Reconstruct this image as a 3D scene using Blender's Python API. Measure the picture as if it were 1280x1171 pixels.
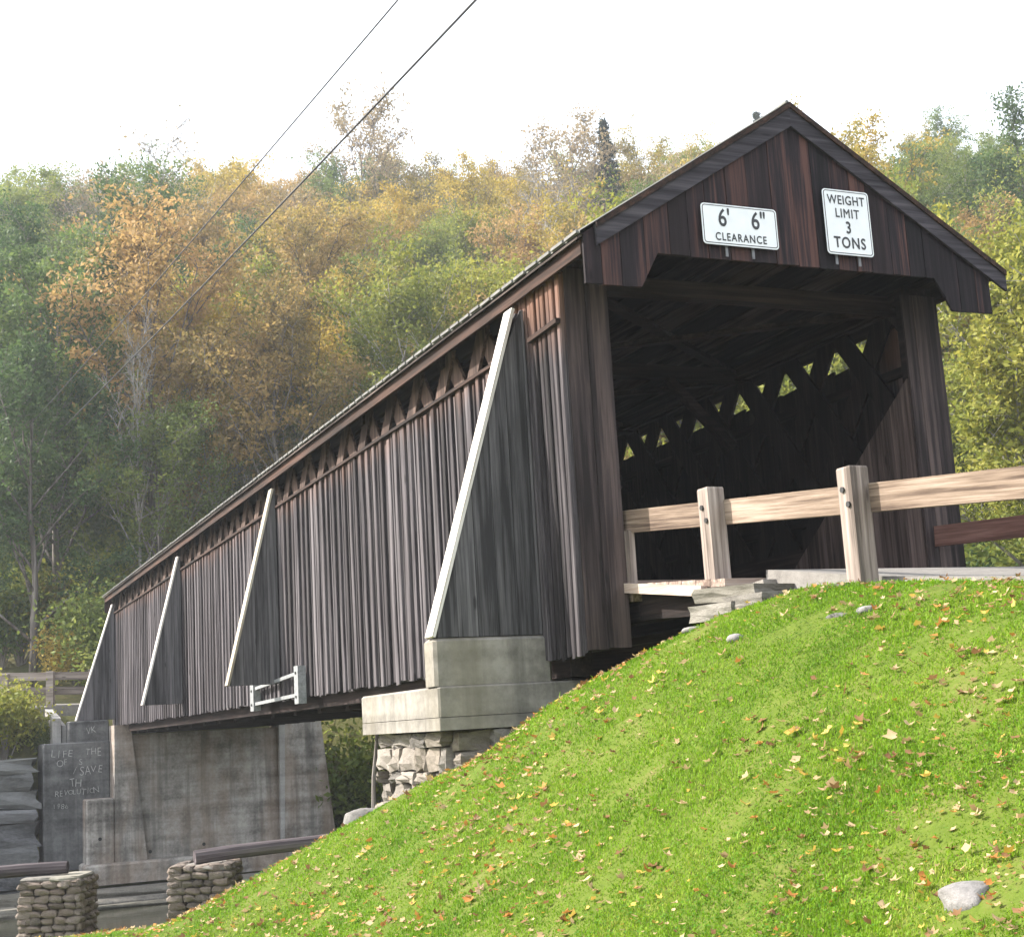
import bpy, math, random
import numpy as np
from mathutils import Vector, Matrix

for o in list(bpy.data.objects):
    bpy.data.objects.remove(o)
SC = bpy.context.scene
COL = SC.collection
PI = math.pi
RNG = np.random.default_rng(7)
random.seed(7)

# ------------------------------------------------------------------ camera
CAM = Vector((-5.555, -11.248, -1.195))
YAW, PITCH, ROLL = 0.4140, 0.1764, -0.0585
fw = Vector((math.sin(YAW) * math.cos(PITCH), math.cos(YAW) * math.cos(PITCH), math.sin(PITCH)))
rt0 = Vector((math.cos(YAW), -math.sin(YAW), 0))
up0 = rt0.cross(fw)
rt = rt0 * math.cos(ROLL) + up0 * math.sin(ROLL)
up = -rt0 * math.sin(ROLL) + up0 * math.cos(ROLL)
cam_data = bpy.data.cameras.new('camera')
cam = bpy.data.objects.new('camera', cam_data)
COL.objects.link(cam)
cam.matrix_world = Matrix(((rt.x, up.x, -fw.x, CAM.x), (rt.y, up.y, -fw.y, CAM.y),
                           (rt.z, up.z, -fw.z, CAM.z), (0, 0, 0, 1)))
cam_data.sensor_width = 36
cam_data.lens = 1789.17 / 1280 * 36
cam_data.clip_end = 2000
cam_data.clip_start = 0.05
SC.camera = cam

# ------------------------------------------------------------------ sky and sun
SUN_AZ = math.atan2(-1.0, 0.62)          # from +Y towards +X
SUN_EL = math.radians(38)
world = bpy.data.worlds.new('World')
SC.world = world
world.use_nodes = True
wn = world.node_tree
wn.nodes.clear()
wo = wn.nodes.new('ShaderNodeOutputWorld')
sky = wn.nodes.new('ShaderNodeTexSky')
sky.sky_type = 'NISHITA'
sky.sun_disc = False
sky.sun_elevation = SUN_EL
sky.sun_rotation = SUN_AZ
sky.dust_density = 3.0
sky.air_density = 1.0
bg1 = wn.nodes.new('ShaderNodeBackground')
bg1.inputs['Strength'].default_value = 0.08
wn.links.new(sky.outputs[0], bg1.inputs['Color'])
bg2 = wn.nodes.new('ShaderNodeBackground')      # thin white overcast veil, the same all round
bg2.inputs['Color'].default_value = (0.97, 0.985, 1.0, 1)
bg2.inputs['Strength'].default_value = 0.66
wadd = wn.nodes.new('ShaderNodeAddShader')
wn.links.new(bg1.outputs[0], wadd.inputs[0])
wn.links.new(bg2.outputs[0], wadd.inputs[1])
wn.links.new(wadd.outputs[0], wo.inputs['Surface'])

sd = bpy.data.lights.new('sun', 'SUN')
sd.energy = 4.7
sd.angle = math.radians(0.6)
sd.color = (1.0, 0.945, 0.86)
sun = bpy.data.objects.new('sun', sd)
COL.objects.link(sun)
sdir = Vector((math.sin(SUN_AZ) * math.cos(SUN_EL), math.cos(SUN_AZ) * math.cos(SUN_EL), math.sin(SUN_EL)))
sun.rotation_euler = sdir.to_track_quat('Z', 'Y').to_euler()
sun.location = (-20, 10, 30)

SC.view_settings.view_transform = 'Standard'
SC.view_settings.look = 'None'
SC.view_settings.gamma = 1
SC.view_settings.exposure = 1.3
SC.view_settings.use_curve_mapping = False
SC.render.engine = 'CYCLES'

# ------------------------------------------------------------------ materials
def newmat(name):
    m = bpy.data.materials.new(name)
    m.use_nodes = True
    nt = m.node_tree
    return m, nt, nt.nodes['Principled BSDF']

def N(nt, t, **kw):
    n = nt.nodes.new(t)
    for k, v in kw.items():
        setattr(n, k, v)
    return n

def ramp(nt, fac, stops):
    r = nt.nodes.new('ShaderNodeValToRGB')
    e = r.color_ramp.elements
    e[0].position, e[0].color = stops[0][0], (*stops[0][1], 1)
    e[1].position, e[1].color = stops[-1][0], (*stops[-1][1], 1)
    for p, c in stops[1:-1]:
        x = e.new(p)
        x.color = (*c, 1)
    nt.links.new(fac, r.inputs[0])
    return r.outputs[0]

def mixc(nt, f, a, b, mode='MIX'):
    m = nt.nodes.new('ShaderNodeMix')
    m.data_type = 'RGBA'
    m.blend_type = mode
    for i, v in ((0, f), (6, a), (7, b)):
        if isinstance(v, (int, float)):
            m.inputs[i].default_value = v
        elif isinstance(v, tuple):
            m.inputs[i].default_value = (*v, 1)
        else:
            nt.links.new(v, m.inputs[i])
    return m.outputs[2]

def math_n(nt, op, a, b=0.0, clamp=False):
    m = nt.nodes.new('ShaderNodeMath')
    m.operation = op
    m.use_clamp = clamp
    for i, v in ((0, a), (1, b)):
        if isinstance(v, (int, float)):
            m.inputs[i].default_value = v
        else:
            nt.links.new(v, m.inputs[i])
    return m.outputs[0]

def coords(nt, scale=(1, 1, 1), kind='Object', jitter=True):
    tc = nt.nodes.new('ShaderNodeTexCoord')
    src = tc.outputs[kind]
    if jitter:
        oi = nt.nodes.new('ShaderNodeObjectInfo')
        v = nt.nodes.new('ShaderNodeVectorMath')
        v.operation = 'MULTIPLY_ADD'
        cb = nt.nodes.new('ShaderNodeCombineXYZ')
        for i in range(3):
            nt.links.new(oi.outputs['Random'], cb.inputs[i])
        nt.links.new(cb.outputs[0], v.inputs[0])
        v.inputs[1].default_value = (37, 53, 71)
        nt.links.new(src, v.inputs[2])
        src = v.outputs[0]
    mp = nt.nodes.new('ShaderNodeMapping')
    mp.inputs['Scale'].default_value = scale
    nt.links.new(src, mp.inputs['Vector'])
    return mp.outputs[0]

def noise(nt, vec, scale=1.0, detail=6, rough=0.6, dist=0.0):
    n = nt.nodes.new('ShaderNodeTexNoise')
    n.inputs['Scale'].default_value = scale
    n.inputs['Detail'].default_value = detail
    n.inputs['Roughness'].default_value = rough
    n.inputs['Distortion'].default_value = dist
    nt.links.new(vec, n.inputs['Vector'])
    return n.outputs['Fac']

def bump(nt, b, h, strength=0.4, dist=0.01):
    n = nt.nodes.new('ShaderNodeBump')
    n.inputs['Strength'].default_value = strength
    n.inputs['Distance'].default_value = dist
    nt.links.new(h, n.inputs['Height'])
    nt.links.new(n.outputs[0], b.inputs['Normal'])

def wood(name, dark, mid, light, axis='z', fine=26.0, spread=0.5, fresh=None, fresh_z=None, rough=0.85, knots=True, tint=None):
    """weathered plank: grain along one local axis, tone changing from plank to plank"""
    m, nt, b = newmat(name)
    s = {'x': (0.03, 1, 1), 'y': (1, 0.03, 1), 'z': (1, 1, 0.03)}[axis]
    v1 = coords(nt, tuple(fine * q for q in s))
    g = noise(nt, v1, 1.0, 8, 0.68, 0.12)
    v2 = coords(nt, tuple(6.0 * (q if q == 1 else 0.09) for q in s))
    g2 = noise(nt, v2, 1.0, 4, 0.6)
    oi = nt.nodes.new('ShaderNodeObjectInfo')
    a = math_n(nt, 'MULTIPLY', math_n(nt, 'SUBTRACT', g2, 0.5), 1.1)
    f = math_n(nt, 'ADD', math_n(nt, 'MULTIPLY', math_n(nt, 'SUBTRACT', g, 0.5), 1.7), a)
    f = math_n(nt, 'ADD', f, math_n(nt, 'MULTIPLY', math_n(nt, 'SUBTRACT', oi.outputs['Random'], 0.5), spread))
    f = math_n(nt, 'ADD', f, 0.48)
    c = ramp(nt, f, [(0.2, dark), (0.5, mid), (0.85, light)])
    if tint:
        oi2 = math_n(nt, 'FRACT', math_n(nt, 'MULTIPLY', oi.outputs['Random'], 17.3))
        c = mixc(nt, math_n(nt, 'MULTIPLY', oi2, 0.45), c, tint)
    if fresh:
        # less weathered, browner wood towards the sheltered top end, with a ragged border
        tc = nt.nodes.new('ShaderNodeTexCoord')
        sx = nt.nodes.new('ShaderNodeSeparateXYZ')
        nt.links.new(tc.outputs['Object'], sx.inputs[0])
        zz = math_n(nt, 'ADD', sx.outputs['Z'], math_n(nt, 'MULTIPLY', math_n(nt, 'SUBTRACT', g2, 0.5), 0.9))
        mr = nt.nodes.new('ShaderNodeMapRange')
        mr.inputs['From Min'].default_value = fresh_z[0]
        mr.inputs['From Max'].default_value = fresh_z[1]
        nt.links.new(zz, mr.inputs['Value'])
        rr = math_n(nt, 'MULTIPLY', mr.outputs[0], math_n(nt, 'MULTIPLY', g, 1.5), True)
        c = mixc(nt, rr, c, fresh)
    if knots:
        vo = nt.nodes.new('ShaderNodeTexVoronoi')
        vo.inputs['Scale'].default_value = 1.0
        vk = coords(nt, tuple(5.0 * (q if q == 1 else 0.25) for q in s))
        nt.links.new(vk, vo.inputs['Vector'])
        k = ramp(nt, vo.outputs['Distance'], [(0.05, (1, 1, 1)), (0.10, (0, 0, 0))])
        c = mixc(nt, math_n(nt, 'MULTIPLY', k, 0.7), c, tuple(0.35 * q for q in dark))
    nt.links.new(c, b.inputs['Base Color'])
    b.inputs['Roughness'].default_value = rough
    b.inputs['Specular IOR Level'].default_value = 0.25
    bump(nt, b, g, 0.6, 0.006)
    return m

M = {}
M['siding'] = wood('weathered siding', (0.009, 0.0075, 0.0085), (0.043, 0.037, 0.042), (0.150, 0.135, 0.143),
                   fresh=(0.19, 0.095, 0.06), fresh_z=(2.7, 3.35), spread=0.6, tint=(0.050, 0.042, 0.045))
M['gable'] = wood('gable boarding', (0.005, 0.004, 0.0055), (0.017, 0.012, 0.0155), (0.10, 0.048, 0.040), spread=0.5,
                  tint=(0.028, 0.016, 0.017))
M['brown'] = wood('brown portal board', (0.013, 0.009, 0.009), (0.040, 0.029, 0.029), (0.095, 0.068, 0.062), spread=0.35)
M['trim'] = wood('rake trim', (0.018, 0.016, 0.020), (0.042, 0.037, 0.045), (0.09, 0.08, 0.09), axis='x', spread=0.2)
M['fascia'] = wood('eave board', (0.010, 0.006, 0.005), (0.034, 0.018, 0.013), (0.085, 0.043, 0.030), axis='y', spread=0.2)
M['beam'] = wood('dark timber', (0.008, 0.005, 0.0045), (0.020, 0.013, 0.012), (0.050, 0.033, 0.030), axis='y', spread=0.3)
M['beamx'] = wood('dark cross timber', (0.008, 0.005, 0.0045), (0.020, 0.013, 0.012), (0.050, 0.033, 0.030), axis='x', spread=0.3)
M['plankz'] = wood('lattice timber', (0.006, 0.004, 0.0035), (0.016, 0.011, 0.010), (0.040, 0.028, 0.025), axis='z', spread=0.3)  # gloom of the bridge interior put into the colour, for lattice and inner siding
M['lattice_out'] = wood('lit lattice', (0.03, 0.018, 0.014), (0.075, 0.048, 0.038), (0.15, 0.10, 0.08), axis='z', spread=0.3)  # lighter copy of the same timber, lit look in the open strip put into its colour
M['cheek'] = wood('grey cheek boarding', (0.03, 0.028, 0.030), (0.082, 0.077, 0.082), (0.16, 0.15, 0.157), spread=0.45)
M['lining'] = wood('lining boards', (0.03, 0.021, 0.019), (0.085, 0.062, 0.056), (0.16, 0.12, 0.11), spread=0.4)
M['deckwood'] = wood('deck plank', (0.14, 0.10, 0.08), (0.30, 0.23, 0.19), (0.48, 0.40, 0.34), axis='x', spread=0.3, knots=False)
M['decky'] = wood('deck edge timber', (0.20, 0.14, 0.11), (0.36, 0.27, 0.22), (0.5, 0.42, 0.36), axis='y', spread=0.2, knots=False)
M['cap'] = wood('pale buttress cap', (0.42, 0.38, 0.34), (0.62, 0.58, 0.54), (0.74, 0.71, 0.68), axis='z', spread=0.15, knots=False)
M['capold'] = wood('yellowed buttress cap', (0.24, 0.20, 0.15), (0.40, 0.35, 0.28), (0.55, 0.50, 0.42), axis='z', spread=0.15, knots=False)
M['post'] = wood('fence post timber', (0.10, 0.080, 0.068), (0.235, 0.19, 0.165), (0.37, 0.315, 0.28), axis='z', spread=0.2, tint=None)
M['rail'] = wood('fence rail timber', (0.075, 0.050, 0.037), (0.205, 0.150, 0.112), (0.36, 0.285, 0.23), axis='y', fine=38, spread=0.15)
M['railred'] = wood('red brown rail', (0.05, 0.024, 0.018), (0.11, 0.055, 0.043), (0.20, 0.115, 0.095), axis='y', fine=18, spread=0.1)
M['oldrail'] = wood('grey rail', (0.10, 0.08, 0.07), (0.23, 0.19, 0.165), (0.36, 0.31, 0.28), axis='x', fine=18, spread=0.3)
M['log'] = wood('weathered log', (0.035, 0.028, 0.032), (0.085, 0.07, 0.075), (0.17, 0.145, 0.145), axis='x', fine=20, spread=0.2)

def concrete(name, dark, light, streak=0.5, tan=None, scale=1.0):
    m, nt, b = newmat(name)
    v = coords(nt, (scale, scale, scale), jitter=False)
    n1 = noise(nt, v, 2.2, 9, 0.65)
    n2 = noise(nt, v, 14, 6, 0.7)
    vs = coords(nt, (3.2 * scale, 3.2 * scale, 0.16 * scale), jitter=False)
    st = noise(nt, vs, 1.0, 7, 0.65)
    vb = coords(nt, (0.12, 0.12, 4.2), jitter=False)
    bands = noise(nt, vb, 1.0, 3, 0.55)
    f = math_n(nt, 'ADD', math_n(nt, 'MULTIPLY', math_n(nt, 'SUBTRACT', n1, 0.5), 1.6), math_n(nt, 'MULTIPLY', math_n(nt, 'SUBTRACT', n2, 0.5), 0.9))
    f = math_n(nt, 'ADD', f, math_n(nt, 'MULTIPLY', math_n(nt, 'SUBTRACT', bands, 0.5), 1.1))
    f = math_n(nt, 'ADD', f, 0.5)
    c = ramp(nt, f, [(0.15, dark), (0.8, light)])
    s = ramp(nt, st, [(0.47, (0, 0, 0)), (0.60, (1, 1, 1))])
    c = mixc(nt, math_n(nt, 'MULTIPLY', s, streak), c, tuple(0.33 * q for q in dark))
    if tan:
        vt = coords(nt, (0.9, 0.9, 0.3), jitter=False)
        t = ramp(nt, noise(nt, vt, 1.0, 5, 0.6), [(0.44, (0, 0, 0)), (0.58, (1, 1, 1))])
        c = mixc(nt, math_n(nt, 'MULTIPLY', t, 0.45), c, tan)
    nt.links.new(c, b.inputs['Base Color'])
    b.inputs['Roughness'].default_value = 0.9
    b.inputs['Specular IOR Level'].default_value = 0.2
    bump(nt, b, math_n(nt, 'ADD', n2, bands), 0.35, 0.012)
    return m

M['conc_near'] = concrete('pale concrete', (0.15, 0.138, 0.122), (0.31, 0.288, 0.258), 0.4, (0.22, 0.195, 0.145))
M['conc_far'] = concrete('stained grey concrete', (0.13, 0.118, 0.108), (0.42, 0.392, 0.36), 0.5, (0.27, 0.19, 0.135))
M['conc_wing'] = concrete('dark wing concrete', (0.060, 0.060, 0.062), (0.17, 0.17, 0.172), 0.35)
M['conc_pale'] = concrete('pale arris concrete', (0.25, 0.24, 0.23), (0.40, 0.385, 0.37), 0.3)

def stone(name, dark, light, warm=(0.3, 0.24, 0.18), s=3.0, w=0.4):
    m, nt, b = newmat(name)
    v = coords(nt)
    n1 = noise(nt, v, s, 9, 0.68, 0.5)
    n2 = noise(nt, v, s * 7, 5, 0.7)
    oi = nt.nodes.new('ShaderNodeObjectInfo')
    f = math_n(nt, 'ADD', math_n(nt, 'MULTIPLY', math_n(nt, 'SUBTRACT', n1, 0.5), 1.5), math_n(nt, 'MULTIPLY', math_n(nt, 'SUBTRACT', oi.outputs['Random'], 0.5), 0.5))
    f = math_n(nt, 'ADD', f, math_n(nt, 'MULTIPLY', math_n(nt, 'SUBTRACT', n2, 0.5), 0.8))
    f = math_n(nt, 'ADD', f, 0.5)
    c = ramp(nt, f, [(0.1, dark), (0.9, light)])
    r2 = math_n(nt, 'FRACT', math_n(nt, 'MULTIPLY', oi.outputs['Random'], 13.7))
    c = mixc(nt, math_n(nt, 'MULTIPLY', r2, w), c, warm)
    nt.links.new(c, b.inputs['Base Color'])
    b.inputs['Roughness'].default_value = 0.92
    bump(nt, b, math_n(nt, 'ADD', n1, math_n(nt, 'MULTIPLY', n2, 0.4)), 0.6, 0.03)
    return m

M['stone'] = stone('abutment stone', (0.07, 0.063, 0.056), (0.27, 0.245, 0.22))
M['stone_dark'] = stone('retaining wall stone', (0.045, 0.045, 0.05), (0.19, 0.19, 0.20), (0.11, 0.12, 0.08), 2.0, 0.3)
M['cobble'] = stone('pier cobble', (0.06, 0.048, 0.04), (0.24, 0.20, 0.17), (0.20, 0.14, 0.10), 6.0)
M['slab'] = stone('ledge stone', (0.08, 0.073, 0.062), (0.26, 0.24, 0.215), (0.17, 0.16, 0.10), 4.0)
M['rock'] = stone('field rock', (0.08, 0.076, 0.072), (0.30, 0.28, 0.275), (0.18, 0.18, 0.13), 5.0, 0.2)

def simple(name, col, rough=0.6, metal=0.0, var=0.15, s=8.0):
    m, nt, b = newmat(name)
    v = coords(nt)
    n = noise(nt, v, s, 6, 0.6)
    c = ramp(nt, n, [(0.3, tuple(q * (1 - var) for q in col)), (0.7, tuple(min(1, q * (1 + var)) for q in col))])
    nt.links.new(c, b.inputs['Base Color'])
    b.inputs['Roughness'].default_value = rough
    b.inputs['Metallic'].default_value = metal
    return m

M['sign'] = simple('sign white', (0.74, 0.76, 0.78), 0.45, 0, 0.05)
M['ink'] = simple('sign black', (0.018, 0.018, 0.02), 0.5, 0, 0.05)
M['galv'] = simple('galvanised metal', (0.26, 0.27, 0.275), 0.55, 0.2, 0.3, 20)
M['strap'] = simple('dull strap', (0.16, 0.16, 0.17), 0.5, 0.3, 0.3, 20)
M['bolt'] = simple('dark bolt', (0.05, 0.05, 0.05), 0.5, 0.6, 0.1)
M['wire'] = simple('cable sheath', (0.03, 0.03, 0.034), 0.6, 0, 0.1)
M['roof'] = simple('mossy roof sheet', (0.15, 0.15, 0.135), 0.7, 0.0, 0.35, 3.0)
M['roofedge'] = simple('roof edge metal', (0.125, 0.122, 0.115), 0.6, 0.0, 0.5, 6.0)
M['sheath'] = wood('roof sheathing', (0.010, 0.007, 0.006), (0.030, 0.022, 0.019), (0.12, 0.095, 0.085), axis='y', spread=0.8)
M['chalk'] = simple('chalk scratch', (0.37, 0.37, 0.36), 0.95, 0, 0.3, 30)
M['hole'] = simple('drain pipe dark', (0.01, 0.01, 0.01), 0.9)

def ground_mat(name, stops, s=1.5, bumpd=0.03):
    m, nt, b = newmat(name)
    v = coords(nt, jitter=False)
    n1 = noise(nt, v, s, 10, 0.7, 0.3)
    n2 = noise(nt, v, s * 9, 6, 0.75)
    f = math_n(nt, 'ADD', math_n(nt, 'MULTIPLY', n1, 0.6), math_n(nt, 'MULTIPLY', n2, 0.4))
    nt.links.new(ramp(nt, f, stops), b.inputs['Base Color'])
    b.inputs['Roughness'].default_value = 0.95
    b.inputs['Specular IOR Level'].default_value = 0.1
    bump(nt, b, f, 0.8, bumpd)
    return m

M['soil'] = ground_mat('lawn soil', [(0.3, (0.045, 0.07, 0.010)), (0.5, (0.085, 0.12, 0.016)), (0.7, (0.15, 0.13, 0.05))], 2.5, 0.02)
M['forest_floor'] = ground_mat('forest floor', [(0.3, (0.05, 0.06, 0.02)), (0.5, (0.10, 0.10, 0.04)), (0.7, (0.18, 0.14, 0.06))], 0.6, 0.15)
M['gravel'] = ground_mat('gravel road', [(0.3, (0.13, 0.12, 0.11)), (0.7, (0.27, 0.255, 0.235))], 9, 0.02)

def water_mat():
    m, nt, b = newmat('river water')
    b.inputs['Base Color'].default_value = (0.030, 0.030, 0.020, 1)
    b.inputs['Roughness'].default_value = 0.06
    b.inputs['Specular IOR Level'].default_value = 0.5
    b.inputs['IOR'].default_value = 1.333
    v = coords(nt, (1.0, 2.4, 1), jitter=False)
    bump(nt, b, noise(nt, v, 1.6, 4, 0.5), 0.10, 0.05)
    return m
M['water'] = water_mat()

def leaf_mat(name, stops, trans=0.45, tint_scale=0.35, rough=0.6):
    """foliage: tone per leaf, per clump and per tree; lets light through"""
    m, nt, b = newmat(name)
    out = nt.nodes['Material Output']
    ge = nt.nodes.new('ShaderNodeNewGeometry')
    oi = nt.nodes.new('ShaderNodeObjectInfo')
    v = coords(nt)
    n = noise(nt, v, tint_scale, 3, 0.55)
    f = math_n(nt, 'ADD', math_n(nt, 'MULTIPLY', ge.outputs['Random Per Island'], 0.42),
               math_n(nt, 'MULTIPLY', math_n(nt, 'SUBTRACT', n, 0.5), 1.3))
    f = math_n(nt, 'ADD', f, math_n(nt, 'MULTIPLY', oi.outputs['Random'], 0.45))
    f = math_n(nt, 'ADD', f, 0.06)
    c = ramp(nt, f, stops)
    nt.links.new(c, b.inputs['Base Color'])
    b.inputs['Roughness'].default_value = rough
    b.inputs['Specular IOR Level'].default_value = 0.2
    tr = nt.nodes.new('ShaderNodeBsdfTranslucent')
    nt.links.new(c, tr.inputs['Color'])
    mx = nt.nodes.new('ShaderNodeMixShader')
    mx.inputs[0].default_value = trans
    nt.links.new(b.outputs[0], mx.inputs[1])
    nt.links.new(tr.outputs[0], mx.inputs[2])
    nt.links.new(mx.outputs[0], out.inputs['Surface'])
    return m

M['lf_green'] = leaf_mat('green foliage', [(0.1, (0.070, 0.105, 0.028)), (0.5, (0.155, 0.20, 0.042)), (0.9, (0.29, 0.30, 0.06))])
M['lf_dark'] = leaf_mat('deep green foliage', [(0.1, (0.045, 0.082, 0.032)), (0.5, (0.090, 0.145, 0.044)), (0.9, (0.17, 0.22, 0.06))])
M['lf_lime'] = leaf_mat('yellow green foliage', [(0.1, (0.10, 0.13, 0.024)), (0.5, (0.20, 0.225, 0.038)), (0.9, (0.34, 0.32, 0.06))])
M['lf_gold'] = leaf_mat('golden foliage', [(0.1, (0.19, 0.17, 0.035)), (0.5, (0.38, 0.295, 0.060)), (0.9, (0.50, 0.34, 0.075))])
M['lf_rust'] = leaf_mat('rusty foliage', [(0.1, (0.18, 0.145, 0.05)), (0.5, (0.33, 0.23, 0.08)), (0.9, (0.45, 0.29, 0.12))])
M['lf_dull'] = leaf_mat('thin brown foliage', [(0.1, (0.15, 0.14, 0.07)), (0.5, (0.27, 0.215, 0.12)), (0.9, (0.36, 0.28, 0.18))])
M['lf_conifer'] = leaf_mat('conifer needles', [(0.1, (0.012, 0.024, 0.014)), (0.6, (0.028, 0.048, 0.024)), (0.9, (0.05, 0.075, 0.035))], 0.2)
M['grass'] = leaf_mat('lawn grass', [(0.1, (0.075, 0.165, 0.008)), (0.45, (0.145, 0.275, 0.012)), (0.75, (0.205, 0.335, 0.020)), (0.95, (0.34, 0.37, 0.07))], 0.45, 1.1)
M['clover'] = leaf_mat('clover leaves', [(0.1, (0.06, 0.165, 0.010)), (0.6, (0.11, 0.25, 0.015)), (0.95, (0.17, 0.31, 0.02))], 0.35, 1.5)
M['bark'] = wood('grey bark', (0.06, 0.05, 0.045), (0.15, 0.13, 0.115), (0.30, 0.27, 0.25), axis='z', fine=9, spread=0.5, knots=False)
M['barkpale'] = wood('pale bark', (0.16, 0.15, 0.135), (0.30, 0.28, 0.26), (0.48, 0.46, 0.43), axis='z', fine=9, spread=0.4, knots=False)
def dry_leaf(name, c0, c1):
    m = leaf_mat(name, [(0.1, c0), (0.9, c1)], 0.3, 6.0)
    return m
M['dl_tan'] = dry_leaf('tan dry leaf', (0.36, 0.23, 0.11), (0.62, 0.46, 0.28))
M['dl_yellow'] = dry_leaf('yellow dry leaf', (0.45, 0.29, 0.05), (0.68, 0.50, 0.14))
M['dl_orange'] = dry_leaf('orange dry leaf', (0.33, 0.13, 0.03), (0.52, 0.25, 0.07))
M['dl_brown'] = dry_leaf('brown dry leaf', (0.17, 0.085, 0.035), (0.33, 0.18, 0.085))

# ------------------------------------------------------------------ helpers
def tag(o, label=None, cat=None, group=None, kind=None):
    if label: o['label'] = label
    if cat: o['category'] = cat
    if group: o['group'] = group
    if kind: o['kind'] = kind
    return o

def empty(name, loc=(0, 0, 0), label=None, cat=None, group=None):
    o = bpy.data.objects.new(name, None)
    o.empty_display_size = 0.2
    o.location = loc
    COL.objects.link(o)
    return tag(o, label, cat, group)

def link(name, me, parent=None, loc=None, rot=None, scale=None):
    o = bpy.data.objects.new(name, me)
    COL.objects.link(o)
    if parent is not None:
        o.parent = parent
    if loc is not None: o.location = loc
    if rot is not None: o.rotation_euler = rot
    if scale is not None: o.scale = scale
    return o

class MB:
    def __init__(self):
        self.v, self.f = [], []
    def add(self, vs, fs):
        n = len(self.v)
        self.v += [tuple(p) for p in vs]
        self.f += [tuple(i + n for i in q) for q in fs]
        return self
    def box(self, a, b):
        x0, y0, z0 = a; x1, y1, z1 = b
        vs = [(x0, y0, z0), (x1, y0, z0), (x1, y1, z0), (x0, y1, z0), (x0, y0, z1), (x1, y0, z1), (x1, y1, z1), (x0, y1, z1)]
        return self.add(vs, [(3, 2, 1, 0), (4, 5, 6, 7), (0, 1, 5, 4), (1, 2, 6, 5), (2, 3, 7, 6), (3, 0, 4, 7)])
    def prism(self, poly, lo, hi, plane='xz'):
        """a flat outline given thickness"""
        n = len(poly)
        mk = {'xz': lambda p, d: (p[0], d, p[1]), 'yz': lambda p, d: (d, p[0], p[1]), 'xy': lambda p, d: (p[0], p[1], d)}[plane]
        vs = [mk(p, lo) for p in poly] + [mk(p, hi) for p in poly]
        fs = [tuple(range(n - 1, -1, -1)), tuple(range(n, 2 * n))]
        fs += [(i, (i + 1) % n, n + (i + 1) % n, n + i) for i in range(n)]
        return self.add(vs, fs)
    def beam(self, p, q, w, h, upv=(0, 0, 1)):
        p, q = Vector(p), Vector(q)
        d = (q - p).normalized()
        s = d.cross(Vector(upv))
        if s.length < 1e-4: s = Vector((1, 0, 0))
        s.normalize()
        u = s.cross(d)
        s *= w / 2; u *= h / 2
        vs = [p - s - u, p + s - u, p + s + u, p - s + u, q - s - u, q + s - u, q + s + u, q - s + u]
        return self.add(vs, [(3, 2, 1, 0), (4, 5, 6, 7), (0, 1, 5, 4), (1, 2, 6, 5), (2, 3, 7, 6), (3, 0, 4, 7)])
    def tube(self, pts, rad, n=8, cap=True):
        pts = [Vector(p) for p in pts]
        if isinstance(rad, (int, float)): rad = [rad] * len(pts)
        base = len(self.v)
        ref = Vector((0.31, 0.17, 0.93))
        for i, p in enumerate(pts):
            d = (pts[min(i + 1, len(pts) - 1)] - pts[max(i - 1, 0)]).normalized()
            a = d.cross(ref)
            if a.length < 0.1: a = d.cross(Vector((1, 0, 0)))
            a.normalize()
            c = d.cross(a)
            for k in range(n):
                t = 2 * PI * k / n
                self.v.append(tuple(p + (a * math.cos(t) + c * math.sin(t)) * rad[i]))
        for i in range(len(pts) - 1):
            for k in range(n):
                k2 = (k + 1) % n
                self.f.append((base + i * n + k, base + i * n + k2, base + (i + 1) * n + k2, base + (i + 1) * n + k))
        if cap:
            self.f.append(tuple(base + k for k in range(n - 1, -1, -1)))
            e = base + (len(pts) - 1) * n
            self.f.append(tuple(e + k for k in range(n)))
        return self
    def mesh(self, name, mat, smooth=False):
        me = bpy.data.meshes.new(name)
        me.from_pydata(self.v, [], self.f)
        me.materials.append(mat)
        me.validate()
        me.update()
        import bmesh
        bm = bmesh.new(); bm.from_mesh(me)
        bmesh.ops.recalc_face_normals(bm, faces=bm.faces)
        bm.to_mesh(me); bm.free()
        if smooth:
            me.polygons.foreach_set('use_smooth', [True] * len(me.polygons))
        return me
    def obj(self, name, mat, parent=None, smooth=False):
        return link(name, self.mesh(name, mat, smooth), parent)

def np_mesh(name, verts, faces, mat, smooth=False):
    """verts (n,3), faces (m,k) arrays"""
    me = bpy.data.meshes.new(name)
    m, k = faces.shape
    me.vertices.add(len(verts))
    me.vertices.foreach_set('co', np.ascontiguousarray(verts, dtype=np.float32).ravel())
    me.loops.add(m * k)
    me.loops.foreach_set('vertex_index', np.ascontiguousarray(faces, dtype=np.int32).ravel())
    me.polygons.add(m)
    me.polygons.foreach_set('loop_start', np.arange(0, m * k, k, dtype=np.int32))
    me.polygons.foreach_set('loop_total', np.full(m, k, dtype=np.int32))
    if smooth:
        me.polygons.foreach_set('use_smooth', np.ones(m, dtype=bool))
    me.materials.append(mat)
    me.update(calc_edges=True)
    return me

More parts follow.
